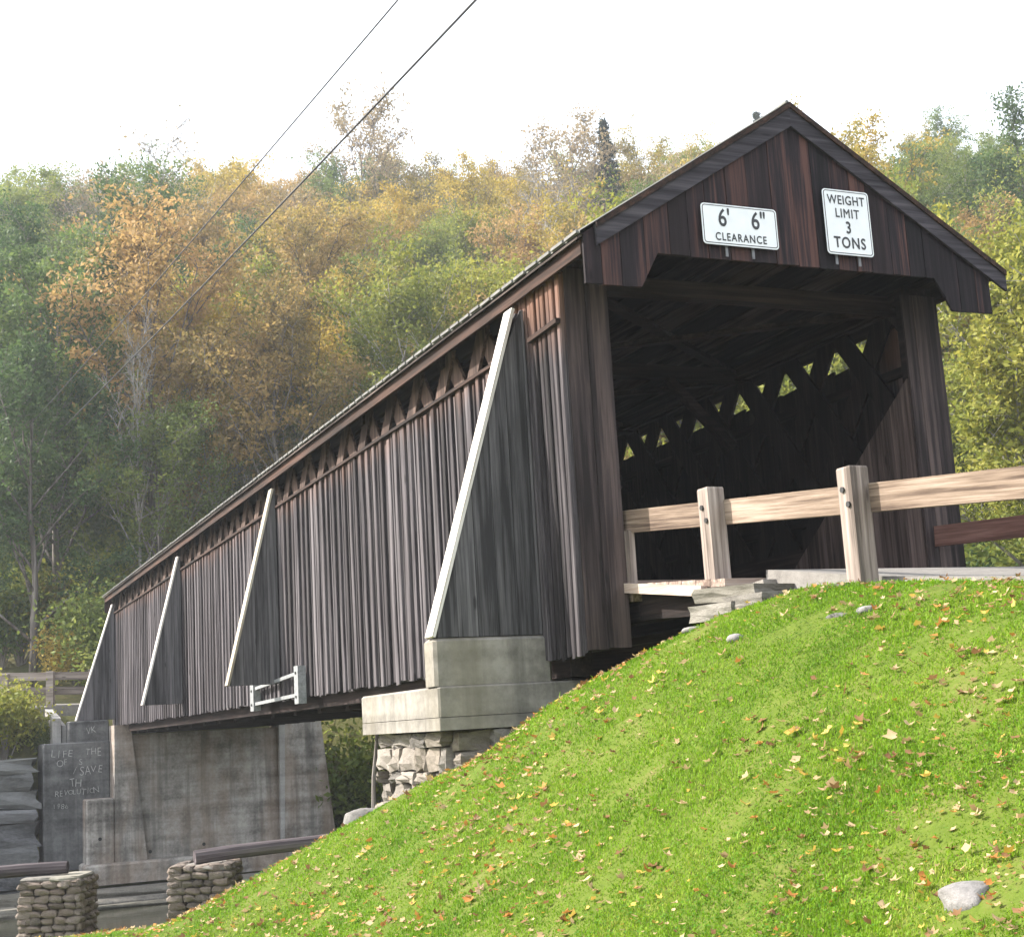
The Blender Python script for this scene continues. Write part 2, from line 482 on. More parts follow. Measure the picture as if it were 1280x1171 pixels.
def rough_block(seed, sx, sy, sz, mat, name='stone', rnd=0.5, amp=0.06, n=4):
    """an irregular hewn stone about sx by sy by sz, centred on its origin"""
    r = np.random.default_rng(seed)
    import bmesh
    bm = bmesh.new()
    bmesh.ops.create_cube(bm, size=2)
    bmesh.ops.subdivide_edges(bm, edges=bm.edges[:], cuts=n - 2, use_grid_fill=True)
    ph = r.uniform(0, 6.28, (6, 3)); fr = r.uniform(0.8, 2.8, (6, 3))
    for v in bm.verts:
        c = np.array(v.co)
        e = np.linalg.norm(c) + 1e-6
        p = max(abs(c))
        sph = c / e * 1.22
        c2 = c * (1 - rnd) + sph * rnd
        d = sum(math.sin(c @ fr[i] + ph[i, 0]) * (c / e) * 0.5 for i in range(4)) / 2
        c2 = c2 + d * amp * 5 + r.uniform(-1, 1, 3) * amp
        v.co = (c2[0] * sx / 2, c2[1] * sy / 2, c2[2] * sz / 2)
    me = bpy.data.meshes.new(name)
    bm.to_mesh(me); bm.free()
    me.materials.append(mat)
    return me

def text_mesh(name, body, size, mat, bold=0.0, extrude=0.0015, space=1.0):
    cu = bpy.data.curves.new(name, 'FONT')
    cu.body = body
    cu.size = size
    cu.align_x = 'CENTER'
    cu.align_y = 'CENTER'
    cu.extrude = extrude
    cu.offset = min(bold, 0)
    cu.space_character = space
    cu.resolution_u = 4
    t = bpy.data.objects.new(name, cu)
    COL.objects.link(t)
    dg = bpy.context.evaluated_depsgraph_get()
    me = bpy.data.meshes.new_from_object(t.evaluated_get(dg))
    bpy.data.objects.remove(t)
    if bold > 0:                                  # heavier strokes: the same outline laid down again a hair apart
        import bmesh
        bm = bmesh.new(); bm.from_mesh(me)
        src = bm.verts[:] + bm.edges[:] + bm.faces[:]
        for k, (dx, dy) in enumerate(((bold, 0), (-bold, 0), (0, bold), (0, -bold))):
            g = bmesh.ops.duplicate(bm, geom=src)['geom']
            bmesh.ops.translate(bm, verts=[v for v in g if isinstance(v, bmesh.types.BMVert)], vec=(dx, dy, .0002 * (k + 1)))
        bm.to_mesh(me); bm.free()
    me.materials.clear()
    me.materials.append(mat)
    return me

def sstep(a, b, v):
    t = np.clip((v - a) / (b - a), 0, 1)
    return t * t * (3 - 2 * t)

# ------------------------------------------------------------------ terrain
W, L, D = 4.22, 29.0, 0.70                # bridge width, length of its walls, gable overhang
SY, CY = math.sin(YAW), math.cos(YAW)

def road_z(y):
    return np.interp(y, [-30, -12, -8, -4.3, -3.1, -1.6, 0], [-1.5, -1.15, -0.86, -0.47, -0.33, -0.10, -0.04])

crest = np.array([(0.69, -4.58, -0.53), (0.65, -3.91, -0.46), (0.61, -3.13, -0.385), (0.50, -2.53, -0.37), (0.40, -1.57, -0.51),
                  (0.14, -0.97, -0.72), (-0.14, -0.48, -0.90), (-0.42, -0.10, -1.11), (-0.64, 0.28, -1.38), (-1.0, 0.92, -1.60),
                  (-1.29, 1.42, -1.82), (-1.63, 2.08, -2.14), (-2.06, 3.02, -2.56), (-2.64, 3.89, -2.89), (-3.07, 4.67, -3.09)])
foot = np.array([(-2.20, -7.47, -1.96), (-2.24, -6.77, -2.03), (-2.35, -5.82, -2.12), (-2.44, -4.42, -2.26), (-2.65, -2.52, -2.44),
                 (-2.83, -0.18, -2.67), (-3.09, 3.56, -3.04)])
ctrl = [tuple(p) for p in crest] + [tuple(p) for p in foot]
nrm = np.array((0.895, 0.446))
for i, dz1, dz3 in ((5, .35, 1.0), (6, .4, 1.1), (7, .4, 1.1), (8, .4, 1.1), (9, .45, 1.2), (10, .5, 1.2), (11, .5, 1.2), (12, .45, 1.1), (13, .3, .8), (14, .22, .6)):
    for k, dz in ((1.3, dz1), (3.2, dz3)):
        q = crest[i, :2] + nrm * k
        ctrl.append((q[0], q[1], crest[i, 2] - dz))
ctrl += [(0.80, -6.0, -.68), (0.82, -8.5, -.96), (.85, -12, -1.2), (.85, -16, -1.4)]
for yy in (-2.6, -4, -6, -9, -13):
    for xx in (1.3, 3.0, 4.8):
        ctrl.append((xx, yy, float(road_z(yy)) - 0.12))
ctrl += [(-5.5, -11.2, -2.80), (-3.4, -11.2, -2.35), (-3.2, -14.5, -2.4), (-5.0, -8.0, -2.78), (-3.6, -6.5, -2.6), (-3.9, -3.6, -2.78), (-4.2, -1, -2.92), (-4.6, 2, -3.02),
         (-5, 4.5, -3.12), (-8, -12, -2.85), (-8, -6, -2.9), (-8, 0, -3.0), (-8, 4.5, -3.15), (-13, -12, -2.9), (-13, -4, -3.0), (-13, 4, -3.15),
         (-3.5, 6.8, -3.35), (-2.1, 6.5, -3.30), (-6, 7.5, -3.4), (-13, 8.0, -3.4), (6.5, -6, -.9), (6.5, -12, -1.4), (6.5, -2, -.7), (6.5, 1, -1.8), (4, 3, -2.6), (2, 2.5, -2.3), (6, 5, -3.4), (2, 6, -3.5)]
ctrl = np.array(ctrl)
def tps_fit(P, lam=0.004):
    n = len(P)
    d = np.linalg.norm(P[:, None, :2] - P[None, :, :2], axis=2)
    K = np.where(d > 0, d * d * np.log(d + 1e-9), 0) + lam * np.eye(n)
    Q = np.hstack([np.ones((n, 1)), P[:, :2]])
    A = np.block([[K, Q], [Q.T, np.zeros((3, 3))]])
    return np.linalg.solve(A, np.concatenate([P[:, 2], np.zeros(3)]))
TW = tps_fit(ctrl)
def tps(x, y):
    sh = x.shape
    x = x.ravel(); y = y.ravel()
    out = TW[-3] + TW[-2] * x + TW[-1] * y
    for i in range(len(ctrl)):
        d2 = (x - ctrl[i, 0]) ** 2 + (y - ctrl[i, 1]) ** 2
        out = out + TW[i] * 0.5 * d2 * np.log(d2 + 1e-12)
    return out.reshape(sh)
def wob(x, y):
    return (np.sin(x * .31 + 1.3) * np.cos(y * .27 + .4) + .5 * np.sin(x * .73 + y * .51) + .35 * np.sin(x * 1.7 - y * 1.3 + 2))
def bank(x, y):
    yn = np.interp(x, [-30, -3, 0.5, 30], [8.0, 7.6, 5.5, 5.0])
    yf = 28.4 - 1.2 * np.maximum(0, x - 5.3)
    f = sstep(yn, yn + 2.6, y)
    g = sstep(yf, yf + 1.6, y)
    return f, g
def far_ground(x, y):
    f, g = bank(x, y)
    near = np.where(x > 0, -1.2, -3.2) + 0 * x
    z = near * (1 - f) - 5.8 * f
    z = z * (1 - g) + (-0.32) * g
    t = (x - CAM.x) * SY + (y - CAM.y) * CY
    hill = 0.47 * np.log1p(np.exp(np.clip((t - 47) / 2.5, -30, 30))) * 2.5
    hill = np.where(t > 120, 0.47 * 73 + 0.0 * t, hill)
    z = z + hill * g + wob(x, y) * 0.12 * np.minimum(1, hill / 2) + .6 * wob(x * .25, y * .25) * np.minimum(1, hill / 6)
    return z
def H(x, y):
    x = np.asarray(x, float); y = np.asarray(y, float)
    f, g = bank(x, y)
    a = tps(x, y)
    a = a * (1 - f) - 5.8 * f
    m = sstep(-16, -12.5, x) * (1 - sstep(6.0, 8.5, x)) * sstep(-19, -15.5, y) * (1 - sstep(8.0, 10.5, y))
    return a * m + far_ground(x, y) * (1 - m)
def Hs(x, y):
    return float(H(np.array([x]), np.array([y]))[0])

def grid(name, xs, ys, zf, mat, smooth=True):
    X, Y = np.meshgrid(xs, ys)
    Z = zf(X, Y)
    nx, ny = len(xs), len(ys)
    v = np.stack([X, Y, Z], -1).reshape(-1, 3)
    i = np.arange(nx * ny).reshape(ny, nx)
    f = np.stack([i[:-1, :-1], i[:-1, 1:], i[1:, 1:], i[1:, :-1]], -1).reshape(-1, 4)
    return link(name, np_mesh(name, v, f, mat, smooth))

LX0, LX1, LY0, LY1 = -12.0, 6.0, -15.0, 8.6
lawn = grid('lawn', np.arange(LX0, LX1 + .01, .12), np.arange(LY0, LY1 + .01, .12),
            lambda x, y: H(x, y) + 0.015 * np.sin(x * 5.1 + np.sin(y * 3.7)) * np.sin(y * 4.3 + 1), M['soil'])
tag(lawn, kind='structure')
def terr(x, y):
    z = far_ground(x, y)
    near = (x > -16.5) & (x < 9) & (y > -19.5) & (y < 10.6)
    z = np.where(near, H(x, y), z)
    inside = (x > LX0 + .6) & (x < LX1 - .6) & (y > LY0 + .6) & (y < LY1 - .6)
    return np.where(inside, z - 0.6, z)
xs = np.concatenate([np.arange(-400, -60, 20), np.arange(-60, -20, 2.0), np.arange(-20, 12, .6), np.arange(12, 110, 2.0), np.arange(110, 460, 20)])
ys = np.concatenate([np.arange(-300, -30, 20), np.arange(-30, -18, 2.), np.arange(-18, 34, .6), np.arange(34, 150, 2.0), np.arange(150, 600, 20)])
tag(grid('hillside_ground', xs, ys, terr, M['forest_floor']), kind='structure')
wb = MB()
wb.add([(-90, 3, -5.0), (60, 3, -5.0), (60, 30, -5.0), (-90, 30, -5.0)], [(0, 1, 2, 3)])
tag(wb.obj('river_water', M['water']), kind='structure')

# approach road on the near side and the road beyond the far portal
def ribbon(name, line, half, mat, dz=0.0, thick=0.25):
    mb = MB()
    n = len(line)
    vs = []
    for i, p in enumerate(line):
        p = Vector(p)
        d = (Vector(line[min(i + 1, n - 1)]) - Vector(line[max(i - 1, 0)]))
        s = Vector((d.y, -d.x, 0)).normalized() * half
        for q in (-s, s):
            vs.append(p + q + Vector((0, 0, dz)))
        for q in (-s * 1.02, s * 1.02):
            vs.append(p + q + Vector((0, 0, dz - thick)))
    fs = []
    for i in range(n - 1):
        a, b = i * 4, (i + 1) * 4
        fs += [(a, a + 1, b + 1, b), (a, b, b + 2, a + 2), (a + 1, a + 3, b + 3, b + 1)]
    fs += [(0, 2, 3, 1), (n * 4 - 4, n * 4 - 3, n * 4 - 1, n * 4 - 2)]
    mb.add(vs, fs)
    return mb.obj(name, mat)
yy = [-1.62, -2.2, -3, -4, -5, -6.5, -8, -10, -12.5, -15, -18, -24, -30]
tag(ribbon('approach_road', [(2.55 + (0.0 if y > -5 else .03 * (y + 5) ** 2 * .6), y, float(road_z(y))) for y in yy], 1.72, M['gravel'], 0.0, 0.3), kind='structure')
far_line = [(2.1, 29.75, -.06), (2.0, 31.5, -.05), (1.2, 33.2, 0), (-.6, 34.4, .05), (-3.5, 35.0, .1), (-8, 35.4, .15), (-16, 36, .2), (-30, 37.5, .2)]
tag(ribbon('far_road', far_line, 1.9, M['gravel'], 0.10, 0.6), kind='structure')

# ------------------------------------------------------------------ covered bridge
bridge = empty('covered_bridge', (0, 0, 0), 'long dark weathered wooden covered bridge with board and batten sides and gabled portal', 'covered bridge')
ZB, ZS = -0.63, 2.33
R2 = random.Random(11)

# --- side walls: board and batten
def board_mesh(w, t, h, cham=0.0, name='siding_board', seed=0, mat=None):
    """upright plank, local x thickness (outwards -x), y width, z from 0 up to h"""
    r = random.Random(seed)
    j = lambda a: r.uniform(-a, a)
    mb = MB()
    if cham:
        pr = [(0, -w / 2), (-t + cham, -w / 2), (-t, -w / 2 + cham), (-t, w / 2 - cham), (-t + cham, w / 2), (0, w / 2)]
    else:
        pr = [(0, -w / 2), (-t, -w / 2), (-t, w / 2), (0, w / 2)]
    lev = [0, h * .33, h * .7, h]
    vs = []
    for i, z in enumerate(lev):
        dy, dt = j(.006), j(.003)
        for (a, b) in pr:
            vs.append((a + (dt if a < 0 else 0), b + dy + j(.002), z + (j(.012) if i in (0, 3) else 0)))
    n = len(pr)
    fs = [tuple(range(n)), tuple(range(3 * n, 4 * n))]
    for i in range(3):
        fs += [(i * n + k, i * n + (k + 1) % n, (i + 1) * n + (k + 1) % n, (i + 1) * n + k) for k in range(n)]
    mb.add(vs, fs)
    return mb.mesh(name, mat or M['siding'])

HS = ZS - ZB
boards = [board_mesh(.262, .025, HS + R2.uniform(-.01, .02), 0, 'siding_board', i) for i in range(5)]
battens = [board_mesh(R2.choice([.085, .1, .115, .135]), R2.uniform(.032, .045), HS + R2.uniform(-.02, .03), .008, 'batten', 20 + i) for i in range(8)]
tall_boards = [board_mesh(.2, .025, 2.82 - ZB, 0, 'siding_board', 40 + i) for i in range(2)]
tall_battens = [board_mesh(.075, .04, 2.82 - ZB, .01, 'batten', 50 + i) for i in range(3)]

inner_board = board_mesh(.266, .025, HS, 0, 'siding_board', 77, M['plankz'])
def side_wall(side):
    sx = 0.0 if side < 0 else W
    mb = MB()                                             # nailing girts behind the boards
    a, b = (sx + .002, sx + .055) if side < 0 else (sx - .055, sx - .002)
    for z in (-.45, .9, 2.22):
        mb.box((a, .06, z - .05), (b, L - .06, z + .05))
    wall = mb.obj('side_wall', M['beam'], bridge)
    rot = 0 if side < 0 else PI
    top = ZS if side < 0 else 2.45
    pitch = .27
    n = int((L - .9) / pitch)
    for i in range(n + 1):
        y = .95 + (i + .5) * pitch
        if y > L: break
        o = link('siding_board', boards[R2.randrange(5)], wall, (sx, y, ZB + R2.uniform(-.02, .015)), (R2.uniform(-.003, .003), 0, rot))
        if side > 0:
            o.data = inner_board
            o.scale.z = (2.50 - ZB) / HS
        if side < 0:
            yb = y - pitch / 2
            off = R2.uniform(-.012, .012)
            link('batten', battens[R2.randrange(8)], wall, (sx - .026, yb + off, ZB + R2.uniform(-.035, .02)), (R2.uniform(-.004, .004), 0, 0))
            if R2.random() < .55:                         # narrow second strip, uneven spacing
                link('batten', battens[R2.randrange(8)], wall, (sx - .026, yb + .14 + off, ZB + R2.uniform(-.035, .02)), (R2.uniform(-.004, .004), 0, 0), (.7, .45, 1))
    # taller boards beside the portal, no open strip above them
    y = .09
    while y < .92:
        link('siding_board', tall_boards[R2.randrange(2)], wall, (sx, y, ZB), (0, 0, rot))
        if side < 0:
            link('batten', tall_battens[R2.randrange(3)], wall, (sx - .026, y - .06, ZB - R2.uniform(0, .04)), (R2.uniform(-.004, .004), 0, 0))
            link('batten', tall_battens[R2.randrange(3)], wall, (sx - .026, y + .055, ZB - R2.uniform(0, .04)), (R2.uniform(-.004, .004), 0, 0))
        y += .205
    if side < 0:                                          # sill ledge along the open strip
        m2 = MB()
        m2.box((-.095, .86, ZS + .0), (.05, L - .02, ZS + .035))
        link('ledge', m2.mesh('ledge', M['fascia']), wall)
        m2 = MB()
        m2.beam((-.085, -.02, 2.36), (-.085, .62, 2.34), .05, .045)
        link('ledge', m2.mesh('ledge', M['fascia']), wall)
    return wall
side_wall(-1)
side_wall(1)

# --- lattice trusses
COT = .78
def truss(side):
    xin = .07 if side < 0 else W - .07
    s = 1 if side < 0 else -1
    mb = MB()
    for z0, z1 in ((-.55, -.27), (.35, .55), (2.80, 2.94)):
        for dx in (0.09, .22):
            x = xin + s * dx
            mb.box((min(x, x + s * .07), .02, z0), (max(x, x + s * .07), L - .02, z1))
    if side > 0:
        mb.box((W - .055, .02, 2.725), (W - .004, L - .02, 2.95))
    t = mb.obj('truss', M['beam'], bridge)
    phase = .56 if side > 0 else .22
    zc = 2.72
    shared = {}
    for fam in (0, 1):
        lean = -COT if fam == 0 else COT
        HWD = .178 if side > 0 else .155
        sep = .206 if side > 0 else .085
        base = phase + (sep if fam == 0 else -sep)
        x = xin + s * (.015 if fam == 0 else .0505)
        z0, z1 = -.5, 2.9
        for k in range(-4, 35):
            yc = base + k
            y0, y1 = yc + lean * (z0 - zc), yc + lean * (z1 - zc)
            if max(y0, y1) < .3 or min(y0, y1) > L - .3: continue
            if min(y0, y1) - .18 >= 0 and max(y0, y1) + .18 <= L:
                if fam not in shared:
                    m2 = MB()
                    m2.prism([(lean * (z0 - zc) - HWD, z0), (lean * (z0 - zc) + HWD, z0), (lean * (z1 - zc) + HWD, z1), (lean * (z1 - zc) - HWD, z1)], 0, s * .034, 'yz')
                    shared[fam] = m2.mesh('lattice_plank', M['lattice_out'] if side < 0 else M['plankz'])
                link('lattice_plank', shared[fam], t, (x, yc, 0))
            else:                                         # plank cut off at the end post
                za, zb = z0, z1
                lim = lambda z: yc + lean * (z - zc)
                zs = np.linspace(z0, z1, 60)
                ok = [z for z in zs if .2 <= lim(z) <= L - .2]
                if len(ok) < 4: continue
                za, zb = ok[0], ok[-1]
                m2 = MB()
                m2.prism([(lim(za) - .15, za), (lim(za) + .15, za), (lim(zb) + .15, zb), (lim(zb) - .15, zb)], 0, s * .034, 'yz')
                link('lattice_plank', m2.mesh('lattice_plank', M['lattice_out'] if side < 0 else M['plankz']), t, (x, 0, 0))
    return t
truss(-1)
truss(1)

# --- lining boards inside the right wall by the portal, cut along a slope
mb = MB()
mb.box((3.82, .04, .0), (3.86, 2.6, .1))
lin = mb.obj('end_lining', M['beam'], bridge)
y = .03
while y < 2.6:
    y1 = min(y + .22, 2.62)
    top = lambda q: 2.02 - .735 * q
    m2 = MB()
    m2.prism([(y, .0), (y1 - .006, .0), (y1 - .006, max(.12, top(y1))), (y, top(y))], 3.795, 3.818, 'yz')
    link('lining_board', m2.mesh('lining_board', M['lining']), lin)
    y = y1

# --- portal end boards (left and right of the opening), near and far
def portal_boards(yw, sgn):
    p = empty('portal_frame'); p.parent = bridge
    for xa in (.03, W - .40):
        mb = MB(); mb.box((xa, min(yw, yw - sgn * .12), -.55), (xa + .37, max(yw, yw - sgn * .12), 2.95))
        link('end_post', mb.mesh('end_post', M['beam']), p)
    y0, y1 = (yw, yw + sgn * .028)
    lo = -.60
    for a, b, t, zlo in ((-.005, .195, .0, lo), (.197, .245, .012, lo + .012), (.247, .43, -.004, lo + .01)):
        m2 = MB(); m2.box((a, min(y0 + sgn * .003, y1 + sgn * t), zlo), (b, max(y0 + sgn * .003, y1 + sgn * t), 2.86 if sgn < 0 else 2.9))
        link('portal_board', m2.mesh('portal_board', M['brown']), p)
    for a, b, t in ((W - .43, W - .30, 0), (W - .298, W - .16, .004), (W - .158, W + .01, -.003)):
        m2 = MB(); m2.box((a, min(y0 + sgn * .003, y1 + sgn * t), -.5), (b, max(y0 + sgn * .003, y1 + sgn * t), 2.86))
        link('portal_board', m2.mesh('portal_board', M['brown']), p)
    return p
portal_boards(0.0, -1)
portal_boards(L, 1)

# --- roof
XE0, XE1, ZE, ZR = -.185, W + .27, 2.96, 4.43
XR = W / 2
sl0 = (ZR - ZE) / (XR - XE0)
def roof_z(x):
    return ZR - sl0 * (XR - x) if x < XR else ZR - (ZR - ZE) / (XE1 - XR) * (x - XR)
mb = MB()
th = .05
ya, yb = -D - .06, L + D + .06
rf = MB()
rf.tube([(XR, ya + .02, ZR - .012), (XR, yb - .02, ZR - .012)], .02, 8)
roof = rf.obj('roof', M['roof'], bridge)                         # ridge roll carries the sheets
# sheathing boards with thin gaps, running along the bridge
for half in (0, 1):
    xe = XE0 if half == 0 else XE1
    n = 11
    for k in range(n):
        t0, t1 = k / n, (k + .94) / n
        x0, x1 = xe + (XR - xe) * t0, xe + (XR - xe) * t1
        z0, z1 = ZE + (ZR - ZE) * t0 - .075, ZE + (ZR - ZE) * t1 - .075
        m2 = MB()
        m2.prism([(x0, z0), (x1, z1), (x1, z1 + .022), (x0, z0 + .022)], ya + .05, yb - .05, 'xz')
        link('sheathing_board', m2.mesh('sheathing_board', M['sheath']), roof)
    # roof sheets, each a lapped ribbed sheet across the slope
    ns = 104
    wsh = (yb - ya) / ns
    m2 = MB()
    x0, z0, x1, z1 = xe, ZE - .03, XR, ZR - .03
    ex = (.0 if half == 0 else .0)
    sec = [(0, .012), (wsh * .42, .012), (wsh * .5, .034), (wsh * .58, .012), (wsh * 1.0, .004)]
    for (p, q) in zip(sec[:-1], sec[1:]):
        m2.add([(x0, p[0], z0 + p[1]), (x1, p[0], z1 + p[1]), (x1, q[0], z1 + q[1]), (x0, q[0], z0 + q[1]),
                (x0, p[0], z0 - .010), (x0, q[0], z0 - .010)], [(0, 1, 2, 3), (0, 3, 5, 4)])
    sh = m2.mesh('roof_sheet', M['roof'])
    for k in range(ns):
        link('roof_sheet', sh, roof, (R2.uniform(-.006, .006) if half == 0 else 0, ya + k * wsh, 0))
# pale lapped drip strips along the visible eave
m2 = MB(); m2.box((-.012, .012, -.016), (.012, .252, .012))
strip = m2.mesh('eave_strip', M['roofedge'])
k = 0
y = ya + .01
while y < yb - .3:
    link('eave_strip', strip, roof, (XE0 - .012, y, ZE - .018 + R2.uniform(-.004, .004)), (R2.uniform(-.012, .012), 0, 0))
    y += .283
# eave fascia, plates
for x, s in ((XE0 + .045, 1), (XE1 - .045, -1)):
    zlo = 2.765 if s > 0 else 2.875
    m2 = MB(); m2.box((min(x, x + s * .03), -D + .03, zlo), (max(x, x + s * .03), L + D - .03, 2.90))
    link('eave_board', m2.mesh('eave_board', M['fascia']), roof)
for x in (.02, W - .2):
    m2 = MB(); m2.box((x, -.02 - D * .9, 2.945), (x + .18, L + D * .9, 3.02))
    link('wall_plate', m2.mesh('wall_plate', M['beam']), roof)
# rafters, tie beams, knee braces
ry = -D + .1
raf = None
while ry < L + D:
    m2 = MB()
    for xe in (XE0 + .1, XE1 - .1):
        m2.beam((xe, 0, roof_z(xe) - .165), (XR, 0, ZR - .165), .07, .15, (0, 1, 0)) if False else m2.beam((xe, 0, roof_z(xe) - .165), (XR, 0, ZR - .165), .07, .15)
    link('rafter', m2.mesh('rafter', M['beamx']) if raf is None else raf, roof, (0, ry, 0))
    raf = raf or roof.children[-1].data
    ry += .92
ty = .35
tie = None
while ty < L:
    if tie is None:
        m2 = MB(); m2.box((.05, -.08, 2.77), (W - .05, .08, 2.93))
        tie = m2.mesh('tie_beam', M['beamx'])
        m2 = MB()
        m2.beam((.42, 0, 1.95), (1.25, 0, 2.78), .1, .12, (0, 1, 0))
        br1 = m2.mesh('knee_brace', M['beamx'])
        m2 = MB()
        m2.beam((W - .42, 0, 1.95), (W - 1.25, 0, 2.78), .1, .12, (0, 1, 0))
        br2 = m2.mesh('knee_brace', M['beamx'])
    tb = link('tie_beam', tie, bridge, (0, ty, 0))
    if ty > 3: link('knee_brace', br2, tb)
    ty += 3.0
# overhead sway bracing between the ties
ty = .35
while ty < L - 3:
    m2 = MB()
    m2.beam((.4, ty + .1, 2.86), (W - .4, ty + 2.9, 2.86), .12, .05)
    link('sway_brace', m2.mesh('sway_brace', M['beamx']), bridge)
    m2 = MB()
    m2.beam((W - .4, ty + .1, 2.80), (.4, ty + 2.9, 2.80), .12, .05)
    link('sway_brace', m2.mesh('sway_brace', M['beamx']), bridge)
    ty += 3.0

# --- gables
def gable(yg, sgn):
    a, b = (-.14, W + .09)
    zf, zn, n0, n1 = 2.487, 2.807, .403, .593
    lower = [(a, zf), (n0, zf), (n1, zn), (W - n1, zn), (W - n0, zf), (b, zf)]
    lx = [p[0] for p in lower]; lz = [p[1] for p in lower]
    upper = lambda x: roof_z(x) - .055
    m2 = MB()
    yin0, yin1 = (yg - sgn * .004, yg - sgn * .075)
    for xe in (XE0 + .2, XE1 - .2):                       # nailing rafters behind the boards
        m2.beam((xe, (yin0 + yin1) / 2, roof_z(xe) - .19), (XR, (yin0 + yin1) / 2, ZR - .19), .065, .14)
    m2.box((.62, min(yin0, yin1) - .0, 2.83), (W - .62, max(yin0, yin1), 2.93))
    g = m2.obj('gable', M['beamx'], bridge)
    x = a
    while x < b - .02:
        w = R2.uniform(.17, .26)
        x1 = min(x + w, b)
        if b - x1 < .08: x1 = b
        xs_ = sorted({x, x1 - .007} | {q for q in lx if x < q < x1 - .007} | ({XR} if x < XR < x1 - .007 else set()))
        lowp = [(q, float(np.interp(q, lx, lz)) + (R2.uniform(-.006, .006))) for q in xs_]
        upp = [(q, upper(q)) for q in reversed(xs_)]
        m3 = MB()
        t = R2.uniform(.022, .030)
        m3.prism(lowp + upp, yg, yg + sgn * t, 'xz')
        link('gable_board', m3.mesh('gable_board', M['gable']), g)
        x = x1
    # rake boards, front and the pale edge above
    for xe, xo in ((XE0 + .16, 0), (XE1, 0)):
        m3 = MB()
        ze = roof_z(xe)
        wv = .205
        yo = yg + sgn * .034
        m3.prism([(xe, ze - .035), (XR, ZR - .035), (XR, ZR - .035 - wv * 1.12), (xe, ze - .035 - wv * 1.0)], yo, yo + sgn * .03, 'xz')
        link('rake_board', m3.mesh('rake_board', M['trim']), g)
        m3 = MB()
        m3.prism([(xe, ze - .030), (XR, ZR - .030), (XR, ZR - .085), (xe, ze - .085)], yo + sgn * .031, yo + sgn * .05, 'xz')
        link('rake_board', m3.mesh('rake_board', M['fascia']), g)
    return g
gable(-D, -1)
gable(L + D, 1)

# --- floor and undercarriage
mb = MB()
for x in (.75, 1.65, 2.55, 3.45):
    mb.box((x - .1, -.4, -.36), (x + .1, L, -.07))
fl = mb.obj('floor', M['beam'], bridge)
m2 = MB(); m2.box((.40, 0, -.065), (W - .40, .236, 0))
pl = m2.mesh('floor_plank', M['deckwood'])
y = .02
while y < L:
    link('floor_plank', pl, fl, (0, y, R2.uniform(-.004, .004)))
    y += .245
m2 = MB(); m2.box((.36, -.1, -.86), (W - .36, .1, -.575))
cb = m2.mesh('cross_beam', M['beamx'])
y = 1.2
while y < L:
    link('cross_beam', cb, fl, (0, y, 0))
    y += 1.45
for x in (.12, W - .35):
    m2 = MB(); m2.box((x, .6, -.80), (x + .22, L - .4, -.57))
    link('bottom_chord', m2.mesh('bottom_chord', M['beam']), fl)
# approach apron: short planked deck in front of the portal
ap = empty('approach_apron'); ap.parent = bridge
for x in (.62, 2.1, 3.5):
    m2 = MB(); m2.beam((x, .0, -.24), (x, -1.6, -.33), .14, .22)
    link('apron_beam', m2.mesh('apron_beam', M['beam']), ap)
for k in range(7):
    y = -.02 - k * .225
    m2 = MB(); m2.box((.46, -.215, -.03), (W - .35, 0, .03))
    link('apron_plank', m2.mesh('apron_plank', M['deckwood']), ap, (0, y, -.065 - .085 * k * .225), (.06, 0, 0))
m2 = MB(); m2.beam((.42, .05, -.06), (.42, -1.33, -.235), .06, .085)
link('edge_timber', m2.mesh('edge_timber', M['decky']), ap)
m2 = MB(); m2.beam((.50, .03, -.145), (.50, -.06, -.15), .09, .085)
link('edge_timber', m2.mesh('edge_timber', M['rail']), ap)
m2 = MB(); m2.beam((.47, -.045, -.04), (.47, -.045, .44), .075, .05)
link('edge_post', m2.mesh('edge_post', M['post']), ap)

# --- sloping side buttresses
def buttress(y, xf, zf, xt, zt, wid, capm, legs=True):
    m2 = MB()
    fr = M['beam']
    m2.beam((xt + .05, y + wid / 2, zt - .08), (xf + .1, y + wid / 2, zf + .04), wid * .5, .07, (0, 1, 0))
    m2.box((xf + .1, y + .04, zf + .005), (-.06, y + wid - .04, zf + .08))
    b = m2.obj('buttress', fr, bridge)
    # vertical boards on both cheeks
    for yc, s in ((y, 1), (y + wid, -1)):
        x = xf + .03
        while x < -.075:
            x1 = min(x + .2, -.072)
            zz = lambda q: zf + (zt - zf) * (q - xf) / (xt - xf)
            m3 = MB()
            e = R2.uniform(0, .006)
            tp0, tp1 = min(zz(x) - .03, zt), min(zz(x1 - .006) - .03, zt)
            m3.prism([(x, zf + .0), (x1 - .006, zf), (x1 - .006, tp1), (x, max(zf + .02, tp0))], yc + s * e, yc + s * (e + .022), 'xz')
            link('cheek_board', m3.mesh('cheek_board', M['cheek']), b)
            x = x1
    d = Vector((xt - xf, 0, zt - zf))
    ln = d.length
    m3 = MB(); m3.box((-.035, -.02, 0), (0, wid + .02, ln))
    c = link('cap_board', m3.mesh('cap_board', capm), b, (xf, y, zf), (0, math.atan2(d.x, d.z), 0))
    return b
buttress(.74, -1.13, -.40, -.17, 2.68, .15, M['cap'])
buttress(10.5, -.86, -.38, -.10, 2.64, .16, M['capold'])
buttress(18.6, -.85, -.39, -.10, 2.62, .18, M['cap'])
buttress(28.28, -1.05, -.455, -.10, 2.58, .20, M['cap'])
# far side, seen only at the foot beside the right portal corner
m2 = MB()
m2.beam((W + .42, .55, -.35), (W + .06, .55, 2.4), .14, .05, (0, 1, 0))
link('buttress', m2.mesh('buttress', M['cap']), bridge)

